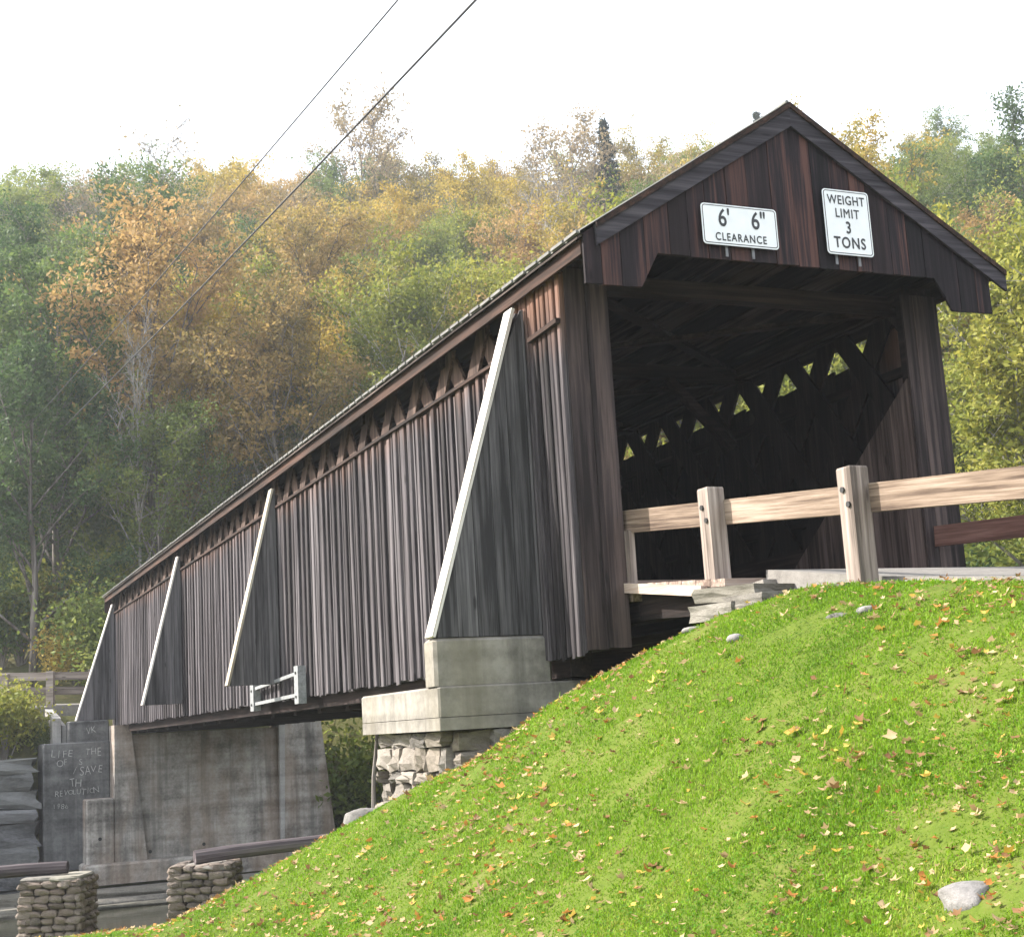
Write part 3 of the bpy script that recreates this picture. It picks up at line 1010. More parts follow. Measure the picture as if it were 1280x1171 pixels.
# ------------------------------------------------------------------ signs on the gable
def rrect(x0, z0, x1, z1, r, n=4):
    pts = []
    for cx, cz, a0 in ((x1 - r, z1 - r, 0), (x0 + r, z1 - r, 90), (x0 + r, z0 + r, 180), (x1 - r, z0 + r, 270)):
        for k in range(n + 1):
            a = math.radians(a0 + 90 * k / n)
            pts.append((cx + r * math.cos(a), cz + r * math.sin(a)))
    return pts
def sign(loc, w, h, lines, label, tilt=0.0):
    s = empty('traffic_sign', loc, label, 'sign')
    s.rotation_euler = (0, tilt, 0)
    m2 = MB(); m2.prism(rrect(-w / 2, -h / 2, w / 2, h / 2, .035), 0, .004, 'xz'); m2.obj('panel', M['sign'], s)
    o, i = rrect(-w / 2 + .012, -h / 2 + .012, w / 2 - .012, h / 2 - .012, .028), rrect(-w / 2 + .020, -h / 2 + .020, w / 2 - .020, h / 2 - .020, .021)
    n = len(o)
    m2 = MB()
    m2.add([(p[0], -.0012, p[1]) for p in o] + [(p[0], -.0012, p[1]) for p in i], [(k, (k + 1) % n, n + (k + 1) % n, n + k) for k in range(n)])
    m2.obj('border', M['ink'], s)
    for body, size, x, z, bold, sp in lines:
        me = text_mesh('lettering', body, size, M['ink'], bold, .0008, sp)
        link('lettering', me, s, (x, -.0018, z), (PI / 2, 0, 0), (.92 if len(body) > 3 else .9, 1.12, 1))
    return s
YS = -D - .031 - .045
sign((1.44, YS, 3.115), .80, .385,
     [("6'", .21, -.165, .058, .003, 1.0), ('6"', .21, .20, .058, .003, 1.0), ('CLEARANCE', .092, 0, -.118, .0016, 1.2)],
     'wide white clearance sign reading 6 feet 6 inches on the dark gable')
sign((2.64, YS, 3.255), .525, .64,
     [('WEIGHT', .112, 0, .215, .0016, 1.1), ('LIMIT', .112, 0, .085, .0016, 1.15), ('3', .145, 0, -.055, .003, 1), ('TONS', .135, 0, -.205, .003, 1.16)],
     'tall white weight limit 3 tons sign on the dark gable')
# thin metal straps holding the signs against the boards
for x0, z0, z1 in ((1.30, 2.88, 3.28), (1.58, 2.88, 3.28), (2.5, 2.90, 3.5), (2.76, 2.90, 3.5)):
    m2 = MB(); m2.box((x0 - .014, -D - .040, z0 - .05), (x0 + .014, -D - .0305, z1))
    m2.box((x0 - .01, YS + .0045, (z0 + z1) / 2 - .02), (x0 + .01, -D - .0402, (z0 + z1) / 2 + .02))
    o = m2.obj('sign_strap', M['strap'])
    sg = [q for q in COL.objects if q.name.startswith('traffic_sign')]
    par = sg[0] if x0 < 2 else sg[1]
    o.parent = par
    o.location = (-par.location.x, -par.location.y, -par.location.z)

# ------------------------------------------------------------------ near abutment
def block(mb, a, b, ch=.02):
    """box with chamfered edges"""
    x0, y0, z0 = a; x1, y1, z1 = b
    c = ch
    poly = [(x0 + c, y0), (x1 - c, y0), (x1, y0 + c), (x1, y1 - c), (x1 - c, y1), (x0 + c, y1), (x0, y1 - c), (x0, y0 + c)]
    inn = [(x0 + c * 2, y0 + c), (x1 - c * 2, y0 + c), (x1 - c, y0 + 2 * c), (x1 - c, y1 - 2 * c), (x1 - 2 * c, y1 - c), (x0 + 2 * c, y1 - c), (x0 + c, y1 - 2 * c), (x0 + c, y0 + 2 * c)]
    vs = [(p[0], p[1], z0) for p in poly] + [(p[0], p[1], z1 - c) for p in poly] + [(p[0], p[1], z1) for p in inn]
    fs = [tuple(range(7, -1, -1)), tuple(range(16, 24))]
    for r_ in (0, 8):
        fs += [(r_ + k, r_ + (k + 1) % 8, r_ + 8 + (k + 1) % 8, r_ + 8 + k) for k in range(8)]
    return mb.add(vs, fs)

na = empty('bridge_abutment', (0, 1.5, -2.8), 'near stone abutment with pale two tier concrete cap under the buttress foot', 'abutment')
def under(o, par):
    o.parent = par
    o.location = -par.location
    return o
mb = MB(); block(mb, (-1.13, .72, -1.098), (W + 1.1, 3.0, -.83), .018); under(mb.obj('concrete_cap', M['conc_near']), na)
mb = MB(); block(mb, (-1.127, .723, -1.215), (W + 1.1, 3.0, -1.102), .006); under(mb.obj('concrete_cap', M['conc_near']), na)
mb = MB(); block(mb, (-1.145, .735, -.828), (-.0, 1.02, -.405), .03); under(mb.obj('buttress_block', M['conc_near']), na)
mb = MB(); mb.box((.02, 1.1, -.827), (W - .02, 2.6, -.80)); under(mb.obj('bearing_seat', M['conc_near']), na)
mb = MB(); mb.box((-.80, 1.05, -3.2), (W + .8, 2.7, -1.22)); under(mb.obj('rubble_core', M['stone_dark']), na)
r = random.Random(5)
def masonry(par, place, length, z0, z1, mat, hmin, hmax, wmin, wmax, depth, nm='stone', var=8, seed=100):
    """courses of separate stones; place(u, z) gives a point on the wall and its turn"""
    pool = [rough_block(seed + i, 1, 1, 1, mat, nm, .22, .08) for i in range(var)]
    z = z1
    while z > z0 + .03:
        h = r.uniform(hmin, hmax)
        u = -r.uniform(0, wmax * .5)
        while u < length:
            w = r.uniform(wmin, wmax)
            ua, ub = max(u, 0), min(u + w, length)
            if ub - ua > .07:
                p, rz = place((ua + ub) / 2, z - h / 2)
                o = link(nm, pool[r.randrange(var)], par, None, (r.uniform(-.04, .04), r.uniform(-.04, .04), rz), ((ub - ua) * .99, depth * r.uniform(.9, 1.2), h * .99))
                o.location = Vector(p) - par.location
            u += w
        z -= h
masonry(na, lambda u, z: ((-.92 + u, .95 + r.uniform(-.05, .04), z), 0), 2.3, -2.9, -1.225, M['stone'], .09, .24, .22, .62, .32)
masonry(na, lambda u, z: ((-.85 + r.uniform(-.05, .05), 1.0 + u, z), PI / 2), 1.8, -3.1, -1.225, M['stone'], .09, .24, .22, .6, .3, seed=130)

# flat ledge stones holding the road fill beside the apron
pool = [rough_block(200 + i, 1, 1, 1, M['slab'], 'ledge_stone', .06, .025, 4) for i in range(4)]
lw = empty('dry_stone_wall', (.7, -1.9, -.5), 'low wall of flat ledge stones under the road edge behind the fence post', 'stone wall')
for (x, y, z, sx, sy, sz, rz) in ((.64, -1.62, -.25, .5, .8, .12, .1), (.60, -1.95, -.33, .5, .8, .12, -.1), (.62, -2.35, -.40, .45, .7, .1, .2),
                                  (.56, -1.55, -.37, .5, .6, .13, .05), (.55, -2.0, -.46, .4, .6, .1, 0), (.72, -1.45, -.49, .4, .5, .12, 0), (.66, -2.75, -.37, .4, .6, .08, .1), (.95, -1.6, -.35, .5, .35, .4, 0)):
    o = link('ledge_stone', pool[r.randrange(4)], lw, None, (r.uniform(-.06, .06), r.uniform(-.05, .05), rz), (sx, sy, sz))
    o.location = Vector((x, y, z - .045)) - lw.location

# ------------------------------------------------------------------ far abutment
fa = empty('bridge_abutment', (2, 28, -5), 'tall stained grey concrete abutment under the far end of the bridge', 'abutment')
YF = 27.2
mb = MB()      # recessed breast wall between two battered pilasters
mb.box((-.1, YF + .16, -4.2), (4.45, YF + 1.6, -.90))
under(mb.obj('breast_wall', M['conc_far']), fa)
mb = MB()
mb.prism([(-.25, -4.06), (.55, -4.06), (.16, -.63), (-.25, -.63)], YF, YF + 1.8, 'xz')
under(mb.obj('pilaster', M['conc_far']), fa)
mb = MB()
mb.prism([(4.10, -4.06), (5.55, -4.06), (5.20, -.66), (4.20, -.66)], YF - .02, YF + 1.6, 'xz')
under(mb.obj('pilaster', M['conc_far']), fa)
mb = MB(); mb.prism([(4.02, -4.06), (4.12, -4.06), (4.215, -.66), (4.05, -.66)], YF - .05, YF + .1, 'xz')
under(mb.obj('pale_arris', M['conc_pale']), fa)
mb = MB(); block(mb, (-.95, YF + .04, -4.06), (-.252, YF + 1.2, -2.46), .03)
under(mb.obj('stepped_toe', M['conc_far']), fa)
mb = MB(); block(mb, (-1.06, YF - .32, -4.56), (5.9, YF + .8, -4.05), .05)
under(mb.obj('footing', M['conc_far']), fa)
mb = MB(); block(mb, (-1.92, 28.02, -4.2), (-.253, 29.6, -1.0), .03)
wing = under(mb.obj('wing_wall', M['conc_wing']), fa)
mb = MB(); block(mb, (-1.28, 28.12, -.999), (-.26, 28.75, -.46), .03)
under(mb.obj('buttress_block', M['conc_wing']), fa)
mb = MB(); mb.prism([(28.6, -1.0), (31.2, -1.0), (31.2, .02), (28.6, -.35)], -1.62, -1.42, 'yz')
mb.prism([(28.75, -1.0), (30.4, -1.0), (30.4, -.3), (28.75, -.55)], -1.38, -1.28, 'yz')
under(mb.obj('wing_step', M['conc_pale']), fa)
for x, z in ((-.62, -3.45), (.62, -3.86), (2.02, -3.80)):
    mb = MB()
    yb_ = YF - .006 if x > -.2 else YF + .03
    if x > 1: yb_ = YF + .15
    mb.tube([(x, yb_, z), (x, yb_ + .02, z)], .045, 10)
    under(mb.obj('drain_hole', M['hole']), fa)
CHALK = {}
for body, x, z, sz, rz in (('LIFE  THE', -1.10, -1.27, .27, .0), ('OF  S', -1.25, -1.52, .25, .03), ('/SAVE', -.82, -1.74, .29, .02), ('TH', -1.12, -2.04, .27, -.02),
                           ('REVOLUTION', -1.09, -2.30, .205, .03), ('1986', -1.5, -2.6, .18, 0.0), ('VK', -.72, -.72, .22, 0.05)):
    cw = sz * .62
    for k, ch in enumerate(body):
        if ch == ' ': continue
        key = (ch, round(sz, 3))
        if key not in CHALK: CHALK[key] = text_mesh('chalk_letter', ch, sz, M['chalk'], -.004, .001)
        o = link('chalk_letter', CHALK[key], fa, None, (PI / 2, R2.uniform(-.16, .16), 0), (R2.uniform(.75, 1.1), R2.uniform(.8, 1.2), 1))
        o.location = Vector((x + (k - (len(body) - 1) / 2) * cw * .86 + R2.uniform(-.012, .012), 28.015 if z < -1 else 28.115, z + rz * k * cw + R2.uniform(-.025, .025))) - fa.location

# big retaining wall blocks left of the far abutment
rw = empty('retaining_wall', (-5, 28.6, -5), 'retaining wall of big dark stone blocks on the far bank left of the abutment', 'stone wall')
pool = [rough_block(300 + i, 1, 1, 1, M['stone_dark'], 'wall_stone', .0, .06, 5) for i in range(6)]
z = -1.36
for h in (.32, .46, .46, .34, .57, .62, .45, .5):
    x = -2.02 - r.uniform(-.08, .3)
    while x > -16:
        w = r.uniform(.9, 1.9)
        o = link('wall_stone', pool[r.randrange(6)], rw, None, (r.uniform(-.03, .03), r.uniform(-.03, .03), r.uniform(-.06, .06)), (w * .98, 1.1 * r.uniform(.9, 1.1), h * .98))
        o.location = Vector((x - w / 2, 28.75 - (-1.36 - z) * .12 + r.uniform(-.1, .06), z - h / 2)) - rw.location
        x -= w
    z -= h
# flat ledges at the water's edge
for i, (x, y, z, sx, sy, sz) in enumerate(((.3, 26.5, -4.72, 3.4, 1.0, .18), (.9, 26.3, -4.86, 4.2, 1.2, .14), (-.1, 26.1, -4.97, 2.6, 1.2, .14), (3.3, 26.4, -4.70, 2.2, 1.0, .22),
                                           (4.6, 26.3, -4.88, 3.0, 1.1, .16), (-3.2, 27.0, -4.75, 2.0, 1.4, .3), (-4.4, 26.2, -4.92, 3.6, 1.6, .25), (-2.9, 26.4, -4.95, 2.0, 1.0, .2))):
    me = rough_block(400 + i, sx, sy, sz, M['slab'], 'river_ledge', .18, .04, 5)
    o = link('river_ledge', me, None, (x, y, z), (0, 0, r.uniform(-.08, .08)))
    tag(o, 'flat pale rock ledge at the water edge ' + ['below the abutment footing, uppermost', 'below the abutment footing, long middle one', 'below the footing, lowest at the left', 'behind the stone post, short thick one',
        'behind the stone post, thin lower one', 'left of the abutment, beside its footing', 'left of the abutment, broadest one', 'left of the abutment, low in the water'][i], 'rock ledge', 'rock ledges along the river')

# ------------------------------------------------------------------ gauge bracket on the siding
gb = empty('metal_bracket', (-.15, 10.5, -.8), 'small galvanised metal rail bracket bolted low on the bridge siding', 'bracket')
for y, z0, z1 in ((11.9, -.75, -.33), (9.1, -.73, -.19)):
    mb = MB()
    mb.box((-.20, y - .11, z0), (-.185, y + .11, z1)); mb.box((-.185, y - .11, z0), (-.08, y - .095, z1)); mb.box((-.185, y + .095, z0), (-.08, y + .11, z1))
    under(mb.obj('upright', M['galv']), gb)
    for zz in (z0 + .1, z1 - .1):
        mb = MB(); mb.tube([(-.215, y, zz), (-.2, y, zz)], .02, 8); under(mb.obj('bolt', M['bolt']), gb)
for za, zb_ in ((-.40, -.29), (-.64, -.60)):
    mb = MB(); mb.beam((-.155, 11.9, za), (-.155, 9.1, zb_), .04, .05); under(mb.obj('bar', M['galv']), gb)

# ------------------------------------------------------------------ fences
def post_mesh(w, h, mat, top=.014):
    mb = MB()
    a = w / 2
    lev = [(0, a * 1.03), (h * .4, a * .99), (h - top, a), (h, a * .93)]
    vs = []
    for z, q in lev:
        vs += [(-q, -q, z), (q, -q, z), (q, q, z), (-q, q, z)]
    fs = [(3, 2, 1, 0), (12, 13, 14, 15)]
    for i in range(3):
        fs += [(i * 4 + k, i * 4 + (k + 1) % 4, i * 4 + 4 + (k + 1) % 4, i * 4 + 4 + k) for k in range(4)]
    mb.add(vs, fs)
    return mb.mesh('post', mat)
nf = empty('guard_fence', (.6, -2, -.6), 'timber guard fence of square posts and thick rails running up to the near portal', 'fence')
posts = [(.555, -1.345, -.75, 1.35, .155), (.655, -3.075, -.75, 1.20, .155), (.84, -4.98, -.95, 1.16, .155), (1.1, -7.0, -1.3, 1.2, .155)]
for (x, y, z, h, w) in posts:
    o = link('post', post_mesh(w, h, M['post']), nf, None, (0, R2.uniform(-.01, .01), .02))
    o.location = Vector((x, y, z)) - nf.location
    for dz, dy in ((-.16, .02), (-.27, -.03)):
        mb = MB(); mb.tube([(-w / 2 - .014, dy, h + dz), (-w / 2, dy, h + dz)], .022, 8)
        b = link('bolt', mb.mesh('bolt', M['bolt']), o)
rails = [((.50, .06, .535), (.645, -1.30, .405), .07, M['rail']), ((.645, -1.303, .405), (.745, -3.12, .222), .07, M['rail']), ((.755, -3.02, .235), (.93, -5.0, .045), .085, M['rail']), ((.93, -5.003, .045), (1.19, -7.2, -.17), .085, M['rail'])]
for p, q, t, mt in rails:
    mb = MB()
    P, Q = Vector(p), Vector(q)
    d = Q - P
    ln = d.length
    mb.box((-t / 2, -ln, -.1), (t / 2, 0, .1))
    o = link('rail', mb.mesh('rail', mt), nf, None, (math.asin(-d.z / ln), 0, math.atan2(d.x, -d.y)))
    o.location = P - nf.location
rfence = empty('guard_rail', (4, -1.5, -.4), 'single red brown plank guard rail fixed to the right portal corner', 'guard rail')
mb = MB(); mb.box((-.03, -5.2, -.1), (.03, 0, .1))
o = link('rail', mb.mesh('rail', M['railred']), rfence, None, (math.asin(.0605), 0, .03)); o.location = Vector((3.90, -.036, .385)) - rfence.location
for y in (-2.6, -4.8):
    o = link('post', post_mesh(.15, 1.1, M['post']), rfence); o.location = Vector((4.04, y, float(road_z(y)) - .35)) - rfence.location

ff = empty('guard_fence', (-3, 31.5, -.2), 'two rail wooden guard fence along the road beyond the far portal', 'fence')
for (x, y) in ((-.35, 30.6), (-1.45, 31.0), (-2.62, 31.45), (-3.8, 31.9), (-5.0, 32.3), (-6.2, 32.7), (-7.4, 33.1)):
    z0 = -.62
    o = link('post', post_mesh(.2, 1.62, M['oldrail']), ff, None, (0, 0, -.38)); o.location = Vector((x, y, z0)) - ff.location
for zc, m_ in ((.83, M['oldrail']), (.42, M['oldrail'])):
    for (xa, ya_), (xb, yb2) in (((-.30, 30.72), (-1.45, 31.12)), ((-1.452, 31.121), (-2.62, 31.57)), ((-2.622, 31.571), (-3.8, 32.02)), ((-3.802, 32.021), (-5.0, 32.42)), ((-5.002, 32.421), (-7.4, 33.22))):
        mb = MB()
        ln = math.hypot(xb - xa, yb2 - ya_)
        mb.box((-ln, -.04, -.11), (0, .04, .11))
        o = link('rail', mb.mesh('rail', m_), ff, None, (0, math.asin(.04), math.atan2(-(yb2 - ya_), -(xb - xa))))
        o.location = Vector((xa, ya_, zc + (-.3 - xa) * .04)) - ff.location
mb = MB()
g0 = [( -.2, 30.3), (-1.45, 30.8), (-2.62, 31.2), (-5, 32.1), (-9, 33.4), (-16, 35)]
for (a, b) in zip(g0[:-1], g0[1:]):
    mb.add([(a[0], a[1], -.5), (b[0], b[1], -.5), (b[0], b[1], .05), (a[0], a[1], .0), (a[0] + .2, a[1] + .8, .07), (b[0] + .2, b[1] + .8, .12)], [(0, 1, 2, 3), (3, 2, 5, 4)])
tag(mb.obj('road_shoulder', M['gravel']), kind='structure')

# ------------------------------------------------------------------ stone guard posts with logs by the river
cob = [rough_block(500 + i, 1, 1, 1, M['cobble'], 'cobble', .62, .06, 4) for i in range(8)]
def stone_post(cx, cy, z0, z1, w, label, rz):
    t = empty('stone_post', (cx, cy, z0), label, 'stone post', 'cobble posts beside the river')
    t.rotation_euler = (0, 0, rz)
    mb = MB(); mb.box((-w / 2 + .09, -w / 2 + .09, .0), (w / 2 - .09, w / 2 - .09, z1 - z0 - .06)); mb.obj('mortar_core', M['stone_dark'], t)
    z = 0
    h = .082
    while z < z1 - z0 - .04:
        for side in range(4):
            u = -w / 2 + (0 if (int(z / h) + side) % 2 else .06)
            while u < w / 2 - .03:
                l = r.uniform(.11, .2)
                l = min(l, w / 2 - u + .02)
                a = side * PI / 2
                px, py = u + l / 2, -w / 2 + .06 + r.uniform(-.015, .015)
                link('cobble', cob[r.randrange(8)], t, (px * math.cos(a) - py * math.sin(a), px * math.sin(a) + py * math.cos(a), z + h / 2), (r.uniform(-.1, .1), r.uniform(-.1, .1), a + r.uniform(-.12, .12)), (l, .16, h * r.uniform(.95, 1.12)))
                u += l
        z += h
    for k, (dx, dy, sx, sy) in enumerate(((-.17, 0.02, .36, .66), (.17, -.03, .36, .62))):
        me = rough_block(560 + k, sx * w / .7, sy * w / .7, .06, M['slab'], 'cap_stone', .25, .04)
        link('cap_stone', me, t, (dx, dy, z1 - z0 - .01), (0, 0, r.uniform(-.1, .1)))
    return t
stone_post(-3.68, 7.12, -3.42, -2.66, .70, 'cobble stone post at the lower left edge of the frame', -.4)
stone_post(-2.07, 6.42, -3.42, -2.63, .70, 'cobble stone post carrying the long dark log beside the hill', -.4)
def logbar(p, q, rad, label):
    p, q = Vector(p), Vector(q)
    ln = (q - p).length
    mb = MB(); n = 7
    mb.tube([(ln * k / (n - 1), .006 * math.sin(k * 2.1), .008 * math.sin(k * 1.3)) for k in range(n)], [rad * (1 + .03 * math.sin(k * 1.7)) for k in range(n)], 12)
    d = q - p
    o = link('guard_log', mb.mesh('guard_log', M['log'], False), None, p, (0, -math.asin(d.z / ln), math.atan2(d.y, d.x)))
    return tag(o, label, 'log', 'logs laid on the stone posts')
logbar((-2.21, 6.38, -2.53), (.55, 6.4, -2.42), .082, 'dark peeled log lying from the stone post into the grass slope')
logbar((-3.58, 7.06, -2.56), (-6.4, 8.2, -2.62), .075, 'grey log end lying on the stone post at the left frame edge')
stone_post(.30, 6.5, -4.6, -2.54, .70, 'cobble stone post hidden behind the grass slope under the log end', -.1)

# ------------------------------------------------------------------ rocks and small things
def rock(x, y, z, sx, sy, sz, seed, label, rz=0, mat='rock', cat='rock', rnd=.8):
    me = rough_block(seed, sx, sy, sz, M[mat], 'rock', rnd, .045, 7)
    me.polygons.foreach_set('use_smooth', [True] * len(me.polygons))
    return tag(link('rock', me, None, (x, y, z), (0, 0, rz)), label, cat)
rock(-2.0, -7.0, Hs(-2.0, -7.0) - .01, .20, .17, .10, 601, 'grey lichened rock in the grass at the lower right corner', .3)
rock(-.32, -2.92, Hs(-.32, -2.92) + .0, .10, .1, .055, 602, 'small pale stone in the grass below the nearer fence post', .2)
rock(.0, -3.95, Hs(.0, -3.95) - .008, .08, .13, .055, 603, 'pale stone in the grass right below the taller fence post', .6)
rock(-.09, -3.76, Hs(-.09, -3.76) - .008, .06, .14, .05, 604, 'flat pale stone beside the other stone below the taller fence post', .3)
rock(.05, -1.75, Hs(.05, -1.75) + .0, .14, .16, .05, 605, 'flat pale stone at the crest left of the first fence post', .1)
rock(-1.36, 2.30, -2.06, .40, .30, .28, 606, 'white rock beyond the grass slope below the bridge', .4, 'rock')
rock(-1.24, 1.86, -1.95, .30, .26, .2, 607, 'rounded boulder at the foot of the near abutment stones', .8, 'stone')
rock(-1.08, 2.10, -2.06, .32, .3, .22, 608, 'lower boulder at the grass edge beside the near abutment', .2, 'stone')
mb = MB(); mb.tube([(.72, 8.2, -.9), (.70, 8.25, -1.4), (.66, 8.3, -1.8), (.64, 8.36, -2.6), (.6, 8.4, -5.9)], [.02, .03, .032, .035, .04], 7)
tag(mb.obj('dead_stick', M['bark']), 'thin bare stick standing under the bridge beside the near abutment', 'stick')

# ------------------------------------------------------------------ overhead cables
def cable(pts, rad, label):
    p0, p1 = Vector(pts[0]), Vector(pts[1])
    q = []
    for k in range(33):
        t = k / 32
        q.append(p0.lerp(p1, t) - Vector((0, 0, 4 * pts[2] * t * (1 - t))))
    mb = MB(); mb.tube(q, rad, 6)
    return tag(mb.obj('overhead_cable', M['wire'], None, True), label, 'cable', 'overhead cables')
CAB = []

# ------------------------------------------------------------------ trees
def leaf_cloud(r, centers, sig, n, size, flat=0.6, drop=.0):
    """n small leaves scattered round the given twig points"""
    c = centers[r.integers(0, len(centers), n)]
    p = c + r.normal(0, 1, (n, 3)) * sig * np.array((1, 1, .75))
    nz = r.normal(0, 1, (n, 3)) + np.array((0, 0, flat))
    nz /= np.linalg.norm(nz, axis=1, keepdims=True)
    a = np.cross(nz, r.normal(0, 1, (n, 3)))
    a /= np.linalg.norm(a, axis=1, keepdims=True)
    b = np.cross(nz, a)
    s = size * r.uniform(.6, 1.35, (n, 1))
    w = r.uniform(.38, .62, (n, 1))
    v = np.stack([p - a * s * .5, p + b * s * w * .5 - a * s * .05, p + a * s * .5, p - b * s * w * .5 - a * s * .05], 1).reshape(-1, 3)
    f = np.arange(n * 4).reshape(n, 4)
    return v, f

def gen_tree(seed, Ht, spread, nleaf, lsize, bark, lmat, start=.3, nprim=13, lean=0.0, sig=.22, up_=.75, trunk_r=.16, thick=1.0):
    r = np.random.default_rng(seed)
    mb = MB()
    n = 9
    tr = [np.array((0., 0., -.4))]
    for k in range(1, n):
        t = k / (n - 1)
        tr.append(np.array((lean * t * Ht + r.normal(0, .10) * Ht * .05, r.normal(0, .10) * Ht * .05, t * Ht * .86)))
    tr = np.array(tr)
    mb.tube([tuple(p) for p in tr], [trunk_r * (1 - .88 * k / (n - 1)) + .012 for k in range(n)], 7)
    tips = []
    def pt(t):
        i = min(int(t * (n - 1)), n - 2); f = t * (n - 1) - i
        return tr[i] * (1 - f) + tr[i + 1] * f
    for k in range(nprim):
        t = start + (1 - start) * (k + r.uniform(0, .8)) / nprim
        p = pt(min(t, .985))
        az = k * 2.4 + r.uniform(-.6, .6)
        prof = math.sin(min(1, (1 - (t - start) / (1 - start)) * .8 + .2) * PI * .62)
        ln = spread * (0.45 + .75 * prof) * r.uniform(.7, 1.15)
        el = up_ * r.uniform(.6, 1.2) + .45 * t
        d = np.array((math.cos(az) * math.cos(el), math.sin(az) * math.cos(el), math.sin(el)))
        pts = [p]
        for s in range(1, 5):
            d = d + np.array((0, 0, .07)) + r.normal(0, .12, 3)
            d /= np.linalg.norm(d)
            pts.append(pts[-1] + d * ln / 4)
        r0 = trunk_r * .42 * (1.05 - t * .7)
        mb.tube([tuple(q) for q in pts], [r0 * (1 - .2 * s) + .008 for s in range(5)], 5)
        for s in range(2, 5):
            for q in range(3):
                az2 = r.uniform(0, 6.28)
                d2 = d * .6 + np.array((math.cos(az2), math.sin(az2), r.uniform(-.25, .7))) * .8
                d2 /= np.linalg.norm(d2)
                l2 = ln * r.uniform(.18, .42)
                a = pts[s] if s < 4 else pts[4]
                m_ = a + d2 * l2 * .5 + r.normal(0, .05, 3)
                e_ = a + d2 * l2 + r.normal(0, .08, 3) + np.array((0, 0, .08))
                mb.tube([tuple(a), tuple(m_), tuple(e_)], [.022 * thick, .014 * thick, .006 * thick], 3, False)
                tips += [m_, e_, e_, a * .5 + m_ * .5]
                for w in range(3):
                    e2 = m_ + (d2 + r.normal(0, .7, 3)) * l2 * .45
                    mb.tube([tuple(m_), tuple(e2)], [.011 * thick, .004 * thick], 3, False)
                    tips += [e2, m_ * .4 + e2 * .6]
        tips.append(pts[-1])
    tips = np.array(tips)
    trunk = mb.mesh('trunk', bark, True)
    v, f = leaf_cloud(r, tips, sig, nleaf, lsize)
    crown = np_mesh('crown', v, f, lmat)
    return trunk, crown

def gen_conifer(seed, Ht, spread, bark, lmat):
    r = np.random.default_rng(seed)
    mb = MB(); mb.tube([(0, 0, -.4), (0.05, 0, Ht * .5), (0, .05, Ht)], [.2, .11, .02], 7)
    V, F = [], []
    k = 0
    z = Ht * .12
    pts = []
    while z < Ht * .98:
        ln = spread * 1.25 * (1 - z / Ht) * r.uniform(.55, 1.3) + .06
        for q in range(4):
            az = r.uniform(0, 6.28)
            d = np.array((math.cos(az), math.sin(az), -.18))
            e = np.array((0, 0, z)) + d * ln
            mb.tube([(0, 0, z), tuple(e)], [.03, .008], 3, False)
            for s in np.linspace(.2, 1, 9):
                pts.append(np.array((0, 0, z)) + d * ln * s)
        z += .28
    v, f = leaf_cloud(r, np.array(pts), .10, 13000, .20, .3)
    return mb.mesh('trunk', bark, True), np_mesh('crown', v, f, lmat)

def gen_bush(seed, h, w, n, size, lmat):
    r = np.random.default_rng(seed)
    mb = MB(); tips = []
    for k in range(16):
        az = r.uniform(0, 6.28); rr = w * r.uniform(.1, .6)
        e = np.array((math.cos(az) * rr, math.sin(az) * rr, h * r.uniform(.5, 1)))
        m_ = e * .5 + np.array((0, 0, h * .12))
        mb.tube([(0, 0, -.2), tuple(m_), tuple(e)], [.03, .018, .006], 4, False)
        tips += [e, e, m_, e * .8, e * .65 + np.array((0, 0, .1))]
        for q in range(3):
            e2 = e + r.normal(0, .3, 3) * w * .5
            e2[2] = abs(e2[2])
            tips.append(e2)
    v, f = leaf_cloud(r, np.array(tips), .16 * w + .08, n, size)
    v[:, 2] = np.abs(v[:, 2])
    return mb.mesh('stem', M['bark']), np_mesh('foliage', v, f, lmat)

TREES = {
    'rust':  [gen_tree(1, 14, 4.2, 15000, .185, M['bark'], M['lf_rust'], .3, 15), gen_tree(2, 12, 3.8, 9500, .185, M['barkpale'], M['lf_rust'], .32, 13), gen_tree(31, 13, 3.6, 12000, .185, M['bark'], M['lf_rust'], .4, 13, .05)],
    'gold':  [gen_tree(3, 13, 4.2, 15000, .185, M['barkpale'], M['lf_gold'], .28, 15), gen_tree(4, 15, 4.4, 13000, .185, M['bark'], M['lf_gold'], .35, 15), gen_tree(33, 12, 4.6, 10000, .185, M['barkpale'], M['lf_gold'], .3, 13, -.05)],
    'green': [gen_tree(5, 14, 4.4, 20000, .185, M['bark'], M['lf_green'], .25, 16), gen_tree(6, 12, 4.0, 15000, .185, M['bark'], M['lf_green'], .2, 15, .04)],
    'dark':  [gen_tree(7, 15, 4.6, 24000, .185, M['bark'], M['lf_dark'], .2, 17), gen_tree(8, 12, 4.2, 20000, .185, M['bark'], M['lf_dark'], .15, 16)],
    'lime':  [gen_tree(9, 11, 4.0, 18000, .185, M['barkpale'], M['lf_lime'], .2, 15), gen_tree(10, 9, 3.6, 16000, .185, M['barkpale'], M['lf_lime'], .15, 15)],
    'bare':  [gen_tree(12, 14, 4.0, 5200, .185, M['bark'], M['lf_dull'], .25, 15, thick=1.25), gen_tree(13, 15, 3.6, 700, .185, M['barkpale'], M['lf_dull'], .3, 16, thick=1.5), gen_tree(14, 13, 3.8, 7000, .185, M['bark'], M['lf_dull'], .3, 14, thick=1.2)],
    'conifer': [gen_conifer(15, 15, 2.6, M['bark'], M['lf_conifer'])],
}
BUSH = {'lime': gen_bush(21, 2.2, 1.8, 5200, .15, M['lf_lime']), 'green': gen_bush(22, 2.4, 2.0, 6000, .15, M['lf_green']),
        'rust': gen_bush(23, 2.0, 1.8, 4200, .15, M['lf_gold']), 'dark': gen_bush(24, 2.4, 2.0, 6000, .15, M['lf_dark'])}
